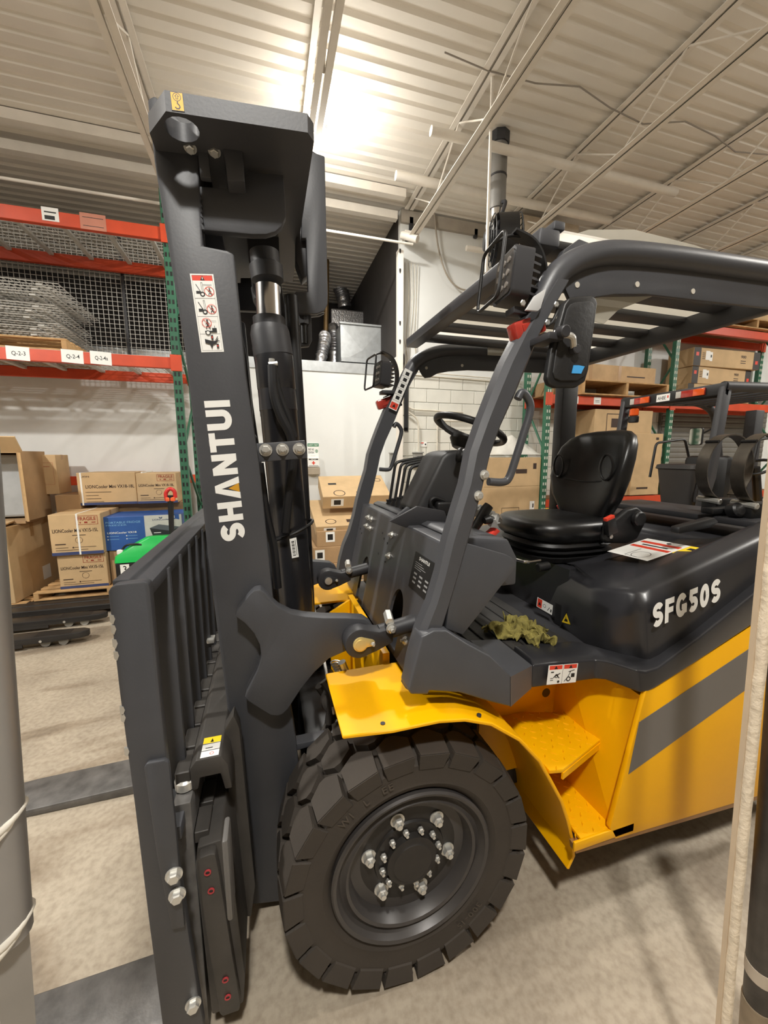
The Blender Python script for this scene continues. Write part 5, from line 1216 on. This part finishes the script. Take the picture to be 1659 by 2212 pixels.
blueprint += [('p', M('cooler_top', (92, 98, 104), .5), [(.58, .62), (.70, .72), (.97, .62), (.86, .5)]), ('p', M('cooler_dark', (44, 46, 50), .5), [(.58, .62), (.86, .5), (.86, .26), (.61, .4)]), ('p', INK, [(.86, .5), (.97, .62), (.95, .38), (.86, .26)]), ('r', WHITE, .63, .46, .72, .48)]
carton_at((c0[0], 5.34, z6 + .002), (c1[0], 5.34, c1[2]), .5, 'blue and grey portable fridge box with a picture of a black cooler', mat=BLU, prints=blueprint, top_tape=False)
d0, d1 = (-2.284,5.78,1.153), (-1.638,5.78,1.563)
zc = d0[2]
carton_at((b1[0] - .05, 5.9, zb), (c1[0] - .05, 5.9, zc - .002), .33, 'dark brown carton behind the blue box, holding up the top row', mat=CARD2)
carton_at((d0[0], 5.78, zc), (d1[0], 5.78, d1[2]), .5, 'wide brown carton with two white straps, top row left against the wall', prints=cooler_print('LIONCooler Mini VX18-18L', False, True), strap=[-.28, .4])
e1 = (-1.157,5.8,1.549)
carton_at((d1[0] + .01, 5.76, zc), (e1[0], 5.76, e1[2]), .5, 'brown carton with red FRAGILE stamp, top row right beside the green post', prints=cooler_print('LIONCooler Mini VX18-18L'))
# big loose cartons at the far left
pallet(-4.3, 5.22, .02, 1.62, 1.1, 'low pallet under the big plain carton at the left edge', WOOD, .1)
g0, g1 = (-2.67,5.3,0.215), (-2.644,5.3,0.999)
carton((-3.42, 5.72, .122), (1.32, .92, g1[2] - .13), 'large plain brown carton at the left edge, lowest of its pile', mat=CARD, rot=(0, 0, -.05), side=[('r', WHITE, .6, .12, .78, .32), ('r', TAPE, .45, .8, .52, 1)])
oz = g1[2] - .004
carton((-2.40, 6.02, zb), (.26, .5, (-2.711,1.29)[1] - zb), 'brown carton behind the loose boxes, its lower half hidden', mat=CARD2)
t = thing('open_carton', 'open brown carton lying on its side showing pale packing inside', 'box', (-2.95, 5.62, oz), world_coords=True)
m0, m1 = (-2.75,5.45,1.318), (-2.536,5.45,1.81)
x0_, x1_ = -3.6, m0[0] + .05; zt = m1[2]; zl = oz + .12
obj('side_wall', box(NB(), (x1_, 5.45, oz + .03), (x1_ + .02, 6.0, zt + .02)), CARD2, t)
obj('top_wall', box(NB(), (x0_, 5.45, zt), (x1_, 6.0, zt + .02)), CARD, t)
obj('bottom_wall', box(NB(), (x0_, 5.45, oz + .005), (x1_, 6.0, oz + .03)), CARD2, t)
obj('back_wall', box(NB(), (x0_, 5.98, oz + .03), (x1_, 6.0, zt)), CARD2, t)
obj('packing', box(NB(), (x0_, 5.72, oz + .05), (x1_ - .02, 5.97, zt - .02), .03), M('pale_foam', (176, 180, 182), .7), t)
obj('side_flap', prism(NB(), [(x1_, 5.45), (x1_ + .015, 5.45), (x1_ + .16, 5.2), (x1_ + .145, 5.19)], 'z', oz + .06, zt), CARDE, t)
obj('lower_flap', prism(NB(), [(5.45, oz + .03), (5.45, oz + .045), (5.25, oz + .03), (5.25, oz + .015)], 'x', x0_, x1_ - .1), CARD, t)
obj('top_flap', prism(NB(), [(5.45, zt + .02), (5.45, zt + .005), (5.33, zt + .17), (5.345, zt + .18)], 'x', x0_, x1_ + .06), CARD, t)
n0, n1 = (-2.808,5.95,1.318), (-2.464,5.95,1.814)
carton(((n0[0] + n1[0]) / 2 - .08, 6.1, (-2.711,1.29)[1] + .003), (n1[0] - n0[0], .34, n1[2] - n0[2]), 'brown carton with worn corner beside the open box, on the hidden carton', mat=CARD, prints=[('l', REDB, [(.3, .25), (.9, .25), (.9, .8), (.3, .8)], .006, True), ('r', REDB, .4, .7, .8, .71)])
# cartons piled behind the forklift
def tilted(c, s, ang, label, prints=(), yaw=0, mat=CARD):
    t = carton(c, s, label, mat=mat, rot=(ang, 0, yaw), top_tape=False)
    w, d, h = s
    if prints: decal('top_print', (-w / 2, -d / 2, h), (w, 0, 0), (0, d, 0), list(prints), t, .002)
    decal('front_print', (-w / 2, -d / 2, 0), (w, 0, 0), (0, 0, h), [('r', WHITE, .12, .2, .3, .8), ('r', INK, .16, .3, .26, .7)], t, .002)
    return t
PRT = [('o', INKB, .25, .15, .08, .012), ('r', INKB, .5, .1, .62, .2), ('r', INKB, .7, .12, .8, .18), ('r', INKB, .3, .7, .36, .8)]
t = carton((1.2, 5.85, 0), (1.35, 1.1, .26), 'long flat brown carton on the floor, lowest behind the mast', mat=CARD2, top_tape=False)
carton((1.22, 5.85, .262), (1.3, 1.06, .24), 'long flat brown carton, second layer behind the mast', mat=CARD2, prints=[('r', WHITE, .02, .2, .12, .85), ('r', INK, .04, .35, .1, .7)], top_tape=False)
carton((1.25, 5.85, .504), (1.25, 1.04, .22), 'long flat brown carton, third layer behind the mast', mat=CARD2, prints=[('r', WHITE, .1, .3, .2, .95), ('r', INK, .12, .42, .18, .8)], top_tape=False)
tilted((1.08, 5.86, .80), (.92, .98, .13), .28, 'flat strapped carton tilted on the pile behind the mast', PRT)
tilted((1.28, 5.96, 1.13), (1.02, .66, .2), .42, 'upper tilted carton with torn edge behind the far guard pillar', PRT[:2] + [('r', INK, .12, .55, .24, .63), ('t', INKB, 'EXPORT', .7, .7, .09, .14), ('o', INKB, .9, .75, .05, .01)], -.03)
# cartons right of the steering wheel
q0, q1 = (3.055,5.1,0.882), (4.065,5.1,1.287)
r0, r1 = (3.18,5.1,1.31), (4.063,5.1,1.73)
carton_at((q0[0] - .2, 5.1, 0), (q1[0], 5.1, r0[2] - .02), .42, 'tall brown carton with white label, below another behind the seat', mat=CARD, prints=[('r', WHITE, .86, .72, .93, .82), ('r', INKB, .9, .74, .92, .79), ('l', INKB, [(.45, .45), (.7, .45), (.7, .75), (.45, .75)], .005, True)])
carton_at((r0[0] - .1, 5.1, r0[2] - .018), (r1[0], 5.1, r1[2]), .42, 'dented brown carton with plastic sheet on it, behind the grab handle', mat=CARD, prints=[('r', INKB, .55, .45, .75, .6), ('r', INKB, .86, .6, .92, .8)])
bm = NB(); bmesh.ops.create_grid(bm, x_segments=26, y_segments=16, size=.5)
for v in bm.verts:
    x, y = v.co.x, v.co.y; e = max(0, 1 - 4 * x * x) * max(0, 1 - 4 * y * y)
    v.co = Vector((x * .78, y * .4, .02 + e * .26 * (1 - .5 * x) + .09 * mn.noise(Vector((x * 6, y * 6, 8))) * e))
bmesh.ops.solidify(bm, geom=list(bm.faces), thickness=.006)
o = obj('plastic_sheet', bm, M('poly_sheet', (214, 212, 204), .35, bump=.5, bscale=20), None, 80); o.location = (r1[0] - .36, 5.32, r1[2] + .03)
tag(o, 'crumpled white plastic sheet heaped on the dented carton', 'plastic sheet')

# ================================================================ RIGHT RACK
YF, YR = 5.1, 5.6
R0 = (4.961,2.671)[1]
f1, f2 = (4.121,5.1,1.751)[0], (6.612,5.1,2.788)[0]
RL = [(R0 - .13, R0), ((8.1,3.796)[1], (8.076,3.925)[1])]
RK2 = rack('green and orange pallet rack on the right behind the seat', f1, f2 + 2.9, YF, YR, 4.4, RL, (f1, f2, f2 + 2.9), False, ())
for zz in RL + [(.95, 1.07)]:
    obj('shelf_board', box(NB(), (f1 + .05, YF + .03, zz[1]), (f2 + 2.85, YR - .03, zz[1] + .015)), WOODD, RK2)
for y in (YF, YR): obj('beam', box(NB(), (f1, y - .03, .95), (f2 + 2.9, y + .03, 1.07), .004, 1), ORANGE, RK2)
for i, c in enumerate(((4.605,5.06,2.658), (5.041,5.06,2.647))):
    decal('beam_label', (c[0] - .08, YF - .03, R0 - .12), (.14, 0, 0), (0, 0, .11), [('r', WHITE, 0, 0, 1, 1), ('r', INK, .2, .3, .8, .36), ('r', INK, .2, .5, .8, .56)], RK2, .002)
c = (4.598,5.06,1.423)
s0, s1 = (4.914,5.16,2.84), (6.217,5.16,3.167)
z2 = R0 + .016
pallet(s0[0] - .25, 5.0, z2, 1.75, .6, 'slatted wooden pallet on the right rack under the long worn carton', WOOD, .22)
carton_at((s0[0] - .2, 5.1, z2 + .222), (s1[0], 5.1, s1[2]), .6, 'long worn pale carton on the right rack, left of the middle post', mat=M('cardboard_pale', (196, 164, 124), .8, var=.12), prints=[('r', INKB, .6, .35, .85, .42), ('r', TAPE, .1, 0, .14, 1), ('r', TAPE, .48, 0, .52, 1)], top_tape=False)
t0, t1 = (3.986,5.16,2.757), (4.291,5.16,2.962)
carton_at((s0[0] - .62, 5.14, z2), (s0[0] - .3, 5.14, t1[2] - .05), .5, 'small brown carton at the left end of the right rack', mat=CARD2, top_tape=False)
DK = M('dark_print_panel', (58, 54, 52), .6)
def longbox(bl, tr, label, rz=0):
    w = tr[0] - bl[0]; h = tr[2] - bl[2]
    return carton(((bl[0] + tr[0]) / 2, bl[1] + .24, bl[2]), (w, .46, h), label, rot=(0, 0, rz), top_tape=False,
                  prints=[('r', DK, 0, 0, .1, 1), ('r', DK, .9, 0, 1, 1), ('r', WHITE, .17, .35, .23, .85), ('r', WHITE, .23, .3, .27, .8), ('r', INK, .24, .5, .26, .65), ('r', RED, .93, .3, .97, .5), ('r', RED, .03, .55, .07, .75)] + [('r', INKB, .12, .7 - .1 * k, .16, .73 - .1 * k) for k in range(4)] + [('t', INKB, '900', .7, .6, .16, .08), ('r', INKB, .7, .42, .78, .46), ('r', INKB, .7, .3, .78, .34)])
lb = [(7.026,5.06,3.276), (7.041,5.1,2.982)]; lt = [(6.983,5.06,3.564), (7,5.1,3.261)]
carton_at((lb[1][0] - .05, 5.12, z2), (lb[1][0] + 1.5, 5.12, lb[1][2] - .003), .44, 'long brown carton at the bottom of the stack on the right rack', top_tape=False, prints=[('r', DK, 0, 0, .09, 1), ('r', RED, .02, .4, .06, .7)])
longbox((lb[1][0], 5.1, lb[1][2]), (lb[1][0] + 1.45, 5.1, lb[0][2] - .012), 'long printed carton with dark ends, middle of the right rack stack')
longbox((lb[0][0], 5.06, lb[0][2] - .008), (lb[0][0] + 1.55, 5.06, lt[0][2]), 'long printed carton with dark ends, topmost of the right rack stack', -.03)
u0 = (7.579,5.08,3.975); zt2 = RL[1][1] + .016
pallet(u0[0] + .0, 5.0, zt2, 1.5, .6, 'wooden pallet on the top beam of the right rack', WOOD, .16)
carton((u0[0] + .95, 5.33, zt2 + .162), (1.25, .6, .5), 'large carton on the top pallet of the right rack', prints=[('t', INKB, 'ABEHQ', .5, .3, .14, .4)], top_tape=False)
v0, v1 = (6.159,5.16,1.548), (6.601,5.16,2.115)
zl = 1.086
carton((f2 - .45, 5.34, zl), (.62, .55, v1[2] - zl), 'upright brown carton on the lower level beside the middle green post', top_tape=False, prints=[('r', INKB, .75, .9, .85, .94), ('r', INKB, .2, .1, .6, .13)])
w0, w1 = (5.127,5.33,2.091), (5.841,5.33,2.486)
carton((w0[0] + .5, 5.34, zl), (1.2, .5, w1[2] - zl), 'tall brown carton on the lower level behind the seat back', mat=CARD, top_tape=False, prints=[('l', INKB, [(.2, .75), (.5, .75), (.5, .95), (.2, .95)], .01, True), ('r', INKB, .28, .8, .42, .9)])
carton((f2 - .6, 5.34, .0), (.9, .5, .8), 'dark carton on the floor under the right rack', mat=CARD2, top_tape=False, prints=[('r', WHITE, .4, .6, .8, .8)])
carton((f2 + 1.5, 5.34, zl), (1.9, .5, .18), 'row of low brown cartons behind the second forklift', top_tape=False)
# roller door behind the right rack
dr = box(NB(), (f2 + .5, 5.64, 0), (f2 + 3.4, 5.69, 2.9)); DO = struct('door_1', dr, M('door_grey', (120, 118, 112), .5))
pr = prism(NB(), [(5.64, 0), (5.625, .025), (5.625, .07), (5.64, .095)], 'x', f2 + .52, f2 + 3.38); sl = obj('slat', pr, M('door_grey', (120, 118, 112), .5), DO)
for k in range(1, 29):
    s_ = link('slat', sl.data, DO); s_.location = (0, 0, .1 * k)

# ================================================================ SECOND FORKLIFT
F2 = thing('forklift', 'dark forklift farther back at the right edge, seen from behind', 'forklift', (4.6, 3.0, 0), world_coords=True)
def p2(name, bm, m, parent=F2, smooth=35): return obj(name, bm, m, parent, smooth)
xr = 3.86; yn, yf_ = 2.5, 3.56; zr = 2.385
RB = p2('rear_cross_bar', prism(NB(), [(xr, zr - .1), (xr + .04, zr - .12), (xr + .06, zr), (xr, zr)], 'y', yn, yf_, .006), BLK)
for y0, y1 in ((2.66, 2.92), (3.2, 3.42)):
    ls = p2('tail_lamp', box(NB(), (xr - .02, y0, zr - .085), (xr, y1, zr - .02), .004), REDL, RB)
    m = (y0 + y1) / 2; p2('amber_lens', box(NB(), (xr - .022, y0 + .0, zr - .083), (xr - .018, y0 + .1, zr - .022), .002), ORL, RB)
    p2('white_lens', box(NB(), (xr - .023, y1 - .05, zr - .083), (xr - .018, y1, zr - .022), .002), M('clear_lens', (190, 186, 180), .2), RB)
decal('number_plate', (xr, 3.13, zr - .09), (0, -.14, 0), (0, 0, .07), [('r', WHITE, 0, 0, 1, 1), ('t', INK, 'AHBE', .1, .25, .5, .6), ('r', RED, .8, .4, .9, .75)], RB, .003)
for y in (yn, yf_ - .06):
    p2('rear_post', prism(NB(), [(xr - .0, zr - .02), (xr + .09, zr - .02), (xr + .02, 1.55), (xr - .1, 1.15), (xr - .16, 1.15), (xr - .08, 1.6)], 'y', y, y + .06, .012), DARK)
    p2('roof_rail', tube(NB(), [(xr + .02, y + .03, zr - .03), (xr + 1.2, y + .03, zr), (xr + 1.45, y + .03, zr - .1), (xr + 1.75, y + .03, 1.2)], .045, 12, .15), DARK)
    p2('grab_bar', tube(NB(), [(xr + .5, y + .03, 1.5), (xr + .55, y + .03, 1.9), (xr + 1.0, y + .03, 1.95), (xr + 1.2, y + .03, 1.5)], .014, 8, .05), BLK)
for k in range(6):
    xx = xr + .15 + .19 * k; p2('roof_bar', box(NB(), (xx, yn + .05, zr - .05), (xx + .07, yf_ - .05, zr - .02), .006), DARK)
p2('front_cross_bar', box(NB(), (xr + 1.25, yn, zr - .05), (xr + 1.33, yf_, zr)), DARK)
bc = (3.958,3.5,2.27)
BE = p2('beacon', cyl(NB(), (xr + .05, 3.42, zr - .2), (xr + .05, 3.42, zr - .12), .045, 16, .01), ORL)
p2('beacon_base', cyl(NB(), (xr + .05, 3.42, zr - .27), (xr + .05, 3.42, zr - .2), .05, 16, .006), BLK, BE)
mc = Vector((5.698,4,2.011))
MM = p2('mirror_housing', prism(NB(), [(mc.y + y, mc.z + z) for y, z in rrect(-.09, -.12, .09, .12, .03)], 'x', mc.x, mc.x + .03, .006), BLK)
p2('mirror_glass', prism(NB(), [(mc.y + y, mc.z + z) for y, z in rrect(-.08, -.11, .08, .11, .025)], 'x', mc.x - .002, mc.x + .002), M('mirror_glass', (205, 205, 200), .06, 1.0), MM)
p2('mirror_arm', tube(NB(), [(mc.x + .03, mc.y, mc.z), (mc.x + .15, mc.y - .1, mc.z + .1), (xr + 1.5, yf_ - .03, mc.z + .15)], .012, 8, .03), BLK)
cc = (4.803,3.4,1.392)
p2('counterweight', prism(NB(), [(3.3, .35), (3.25, .8), (3.35, 1.08), (3.6, 1.16), (4.4, 1.16), (4.4, .35)], 'y', 2.46, 3.6, .05, 3), DARK)
p2('body', box(NB(), (4.4, 2.5, .35), (5.7, 3.55, 1.1), .03), M('second_yellow', (206, 150, 30), .5))
p2('seat', box(NB(), (4.5, 2.8, 1.1), (5.0, 3.25, 1.25), .04), BLK)
p2('seat_back', box(NB(), (4.48, 2.8, 1.25), (4.6, 3.25, 1.75), .05), BLK)
SWc = Vector((5.25, 3.0, 1.62)); p2('steering_wheel', tube(NB(), [SWc + Vector((.12 * math.cos(a * PI / 12), .16 * math.sin(a * PI / 12), .08 * math.cos(a * PI / 12))) for a in range(24)], .016, 8, closed=True), BLK)
p2('steering_column', cyl(NB(), (5.4, 3.0, 1.1), SWc, .04, 10), BLK)
p2('mast', box(NB(), (5.75, 2.6, .1), (5.9, 2.72, 2.3), .01), DARK); p2('mast', box(NB(), (5.75, 3.35, .1), (5.9, 3.47, 2.3), .01), DARK)
for x in (3.75, 5.3):
    for y in (2.6, 3.45): p2('tyre', lathe(NB(), [(.12, -.1), (.3, -.11), (.33, -.07), (.33, .07), (.3, .11), (.12, .1)], (x, y, .33), 'y', 28), RUB)
ka, kb = (4.251,3.3,1.662), (5.152,3.3,1.156)
zt_ = ka[2]; b = NB()
loft(b, [rr for rr in [[(x, y, 1.165) for x, y in rrect(ka[0] + .06, 3.0, kb[0] - .08, 3.34, .05)], [(x, y, zt_ - .06) for x, y in rrect(ka[0], 2.96, kb[0] - .02, 3.38, .05)], [(x, y, zt_ - .05) for x, y in rrect(ka[0] - .015, 2.95, kb[0] - .005, 3.4, .05)], [(x, y, zt_ - .01) for x, y in rrect(ka[0] - .01, 2.955, kb[0] - .01, 3.39, .05)], [(x, y, zt_) for x, y in rrect(ka[0] + .02, 2.98, kb[0] - .04, 3.36, .04)]]])
BI = obj('plastic_bin', b, M('bin_plastic', (50, 48, 47), .5), None, 40); tag(BI, 'dark tapered plastic bin with a lid standing on the second forklift counterweight', 'bin')
obj('recessed_panel', box(NB(), (ka[0] + .07, 2.955, 1.26), (kb[0] - .2, 2.99, zt_ - .1), .008), M('bin_panel', (42, 40, 40), .5), BI)
# gas tank cradle on the near forklift's counterweight
for i, c in enumerate(((2.25,1.417,1.695), (2.25,1.261,1.691))):
    c = Vector(c); R_ = .168; b = NB()
    lp = []
    for k in range(29):
        a = math.radians(-80 + 320 * k / 28 + 20); lp.append([(c.x + r * math.cos(a), c.y + y, c.z + r * math.sin(a)) for r, y in ((R_, -.028), (R_, .028), (R_ - .006, .028), (R_ - .006, -.028))])
    loft(b, lp); G_ = part('tank_band', b, M('band_steel', (120, 114, 106), .28, .75, var=.25, scale=14), FK, 30)
    part('band_hinge', cyl(NB(), (c.x - .11, c.y - .03, c.z + .13), (c.x - .11, c.y + .03, c.z + .13), .008, 8), BLK, G_)
    part('band_foot', box(NB(), (c.x - .09, c.y - .035, c.z - R_ - .06), (c.x + .09, c.y + .035, c.z - R_ + .01), .006), BLK, G_)
    part('band_latch', cyl(NB(), (c.x - .08, c.y - .05, c.z - .17), (c.x - .08, c.y + .06, c.z - .16), .016, 10, .004), ZINC, G_)
TZ = c.z - R_ - .06
part('cradle_plate', box(NB(), (2.08, c.y - .1, TZ - .03), (2.42, c.y + .75, TZ), .006), DARK)

# ================================================================ PALLET TRUCKS AND GREEN MACHINE
def truck_forks(x_tip, y0, sep, label, x0=-4.6):
    t = thing('pallet_truck', label, 'pallet truck', (x_tip, y0, 0), world_coords=True)
    for k in range(2):
        y = y0 + sep * k
        f = obj('fork', prism(NB(), [(x0, y - .08), (x_tip - .3, y - .08), (x_tip - .06, y - .06), (x_tip, y - .02), (x_tip, y + .02), (x_tip - .06, y + .06), (x_tip - .3, y + .08), (x0, y + .08)], 'z', .055, .115, .008), M('fork_black', (40, 38, 37), .4, var=.2), t, 35)
        obj('roller_slot', box(NB(), (x_tip - .42, y - .05, .108), (x_tip - .14, y + .05, .1165)), INK, f)
        for q in (.2, .34): obj('roller', cyl(NB(), (x_tip - q, y - .045, .04), (x_tip - q, y + .045, .04), .039, 14), M('roller_white', (150, 148, 142), .5), f, 40)
        obj('skirt', box(NB(), (x0, y - .08, .03), (x_tip - .5, y - .07, .06)), M('fork_black', (40, 38, 37), .4, var=.2), f)
        obj('bolt', cyl(NB(), (x_tip - .36, y - .083, .075), (x_tip - .36, y - .078, .075), .012, 10), ZINC, f)
    obj('frame', box(NB(), (x0 - .1, y0 - .1, .05), (x0 + .1, y0 + sep + .1, .5), .02), BLK, t)
    obj('handle', tube(NB(), [(x0, y0 + sep / 2, .3), (x0 - .15, y0 + sep / 2, 1.2)], .02, 8), BLK, t)
    obj('wheel', cyl(NB(), (x0 - .1, y0 + sep / 2 - .08, .09), (x0 - .1, y0 + sep / 2 + .08, .09), .089, 16, .01), RUB, t, 40)
    return t
ft = (-1.731,4.234,0.1)
truck_forks(ft[0] + .02, ft[1] + .0, .45, 'black pallet truck whose two long forks lie on the floor at left, nearest the camera')
t = thing('powered_pallet_truck', 'black powered pallet truck with a green cover and red tiller handle', 'pallet truck', (-1.5, 5.0, 0), world_coords=True)
k0, k1 = (-1.68,4.95,0.577), (-1.601,4.95,0.806)
xa = k0[0]; zt_ = k0[2]
for y in (5.02, 5.2):
    obj('fork', box(NB(), (-4.4, y - .08, .05), (xa, y + .08, .115), .01), M('fork_black', (40, 38, 37), .4, var=.2), t)
BD = obj('body', box(NB(), (xa, 4.93, .06), (xa + .75, 5.22, zt_), .015), BLK, t)
b = NB(); loft(b, [[(x, y, zt_) for x, y in rrect(xa - .01, 4.92, xa + .76, 5.23, .04)], [(x, y, zt_ + .07) for x, y in rrect(xa - .0, 4.93, xa + .75, 5.22, .04)], [(x, y, zt_ + .17) for x, y in rrect(xa + .13, 4.96, xa + .7, 5.15, .06)], [(x, y, zt_ + .26) for x, y in rrect(xa + .3, 4.98, xa + .68, 5.12, .06)], [(x, y, zt_ + .27) for x, y in rrect(xa + .34, 5.0, xa + .64, 5.08, .05)]])
obj('cover', b, M('cover_green', (30, 184, 84), .35), t, 30)
obj('charge_cable', tube(NB(), [(xa + .06, 5.0, zt_ + .13), (xa + .12, 4.96, zt_ + .2), (xa + .25, 4.96, zt_ + .2), (xa + .32, 5.0, zt_ + .15)], .012, 8, .05), BLK, t, 40)
obj('cable_plug', box(NB(), (xa + .02, 4.96, zt_ + .09), (xa + .08, 5.01, zt_ + .14), .006), WHITE, t)
decal('number_label', (xa + .05, 4.93, zt_ - .13), (.09, 0, 0), (0, 0, .11), [('r', WHITE, 0, 0, 1, 1), ('t', INK, '3', .28, .15, .7, .42)], BD, .002)
decal('side_lettering', (xa + .26, 4.93, zt_ - .12), (.12, 0, 0), (0, 0, .1), [('t', WHITE, 'A', .0, .05, .9, .9)], BD, .002)
ha, hb_ = (-1.107,5.05,0.874), (-1.089,5.05,1.314)
TL = obj('tiller', tube(NB(), [(xa + .68, 5.05, .7), ha, hb_], [.03, .028, .032], 10), BLK, t, 40)
obj('handle_grip', tube(NB(), [Vector(hb_) + Vector((-.04, 0, -.06)), Vector(hb_) + Vector((-.05, 0, .03)), Vector(hb_) + Vector((0, 0, .085)), Vector(hb_) + Vector((.05, 0, .05)), Vector(hb_) + Vector((.05, 0, -.03))], .022, 10, .03), M('handle_red', (206, 48, 46), .4), TL, 60)
obj('trigger', box(NB(), Vector(hb_) + Vector((-.05, -.03, -.07)), Vector(hb_) + Vector((.05, .02, -.02)), .01), M('trigger_orange', (238, 104, 56), .4), TL)
obj('drive_wheel', cyl(NB(), (xa + .45, 4.9, .1), (xa + .45, 5.05, .1), .1, 20, .01), RUB, t, 40)

# ================================================================ FOREGROUND POSTS
t = thing('wrapped_post', 'grey steel post with white plastic ties at the left edge, close to the camera', 'post', (-.66, .62, 0), world_coords=True)
pa = Vector((-0.679,1.023,0.35)) if False else None
l_top, l_mid, l_bot = Vector((-0.378,0.62,1.402)), Vector((-0.386,0.62,1.149)), Vector((-0.407,0.62,0.903))
d = (l_top - l_bot).normalized()
foot = l_bot - d * (l_bot.z / d.z)
obj('pipe', tube(NB(), [l_bot + d * .16, l_bot + d * .6, l_top + d * 1.1], .030, 20), M('post_grey', (150, 148, 146), .4, .3, var=.06), t, 50)
obj('lower_post', tube(NB(), [foot, l_bot + d * .17], .027, 4), M('post_grey2', (150, 146, 140), .5), t, None)
for k, s_ in enumerate((.33, .155)):
    c = l_bot + d * s_; b = NB()
    for q in range(2):
        e = Vector((1, 0, .9 - .3 * q)).normalized(); f2_ = Vector((0, 1, 0))
        tube(b, [c + e * (.034 * math.cos(a * PI / 9)) + f2_ * (.034 * math.sin(a * PI / 9)) + Vector((0, 0, .012 * q)) for a in range(18)], .005, 6, closed=True)
    obj('tie', b, M('tie_white', (222, 216, 204), .4), t, 60)
t = thing('padded_panel_edge', 'whitish foam padded panel edge standing at the right, close to the camera', 'panel', (.98, .5, 0), world_coords=True)
path = [(0.935,0.5,1.955), (0.948,0.5,1.609), (0.97,0.5,1.259), (0.987,0.5,0.976), (1.008,0.5,0.669), (1.031,0.5,0.376)]
d = (Vector(path[-1]) - Vector(path[-2])).normalized(); last = Vector(path[-1]); path.append(tuple(last + d * (last.z / -d.z)))
P = smooth_path(path, .1, 8); Q = []
for i in range(len(P) - 1):
    for k in range(6): Q.append(P[i].lerp(P[i + 1], k / 6))
Q.append(P[-1])
b = NB(); loops = []
for i, p in enumerate(Q):
    w = .0098 + .0012 * mn.noise(Vector((0, 0, p.z * 22))) ; off = .002 * mn.noise(Vector((5, 0, p.z * 14)))
    loops.append([(p.x + off + w * math.cos(a * PI / 6), .5 + .012 * math.sin(a * PI / 6), p.z) for a in range(12)])
loft(b, loops); obj('foam_edge', b, M('foam_white', (214, 200, 178), .6, var=.06, scale=40, bump=.4, bscale=60), t, 60)
b = NB(); loops = [[(p.x - .011, .505, p.z), (p.x + .01, .505, p.z), (p.x + .01, .515, p.z), (p.x - .011, .515, p.z)] for p in Q]; loft(b, loops); obj('backing_strip', b, M('strip_tan', (196, 176, 150), .6), t, 40)
t = thing('steel_pipe', 'worn dark steel pipe with a tape band at the right edge', 'pipe', (1.0, .47, 0), world_coords=True)
g_top, g_bot = Vector((1.156,0.56,1.585)), Vector((1.301,0.56,0.114)); d = (g_bot - g_top).normalized(); gf = g_bot + d * (g_bot.z / -d.z)
obj('tube', cyl(NB(), g_top - d * .8, gf, .036, 24), M('worn_pipe', (74, 70, 66), .4, .5, var=.35, scale=10, bump=.08), t, 50)
g_t = g_bot - d * .185
obj('tape_band', cyl(NB(), g_t, g_t - d * .045, .0375, 24), M('tape_grey', (176, 164, 148), .55), t, 50)
obj('lower_sleeve', cyl(NB(), g_bot - d * .09, gf, .039, 24), M('sleeve_beige', (150, 134, 112), .5, .3, var=.25, scale=14), t, 50)
# dark stain of the floor stays in the concrete material
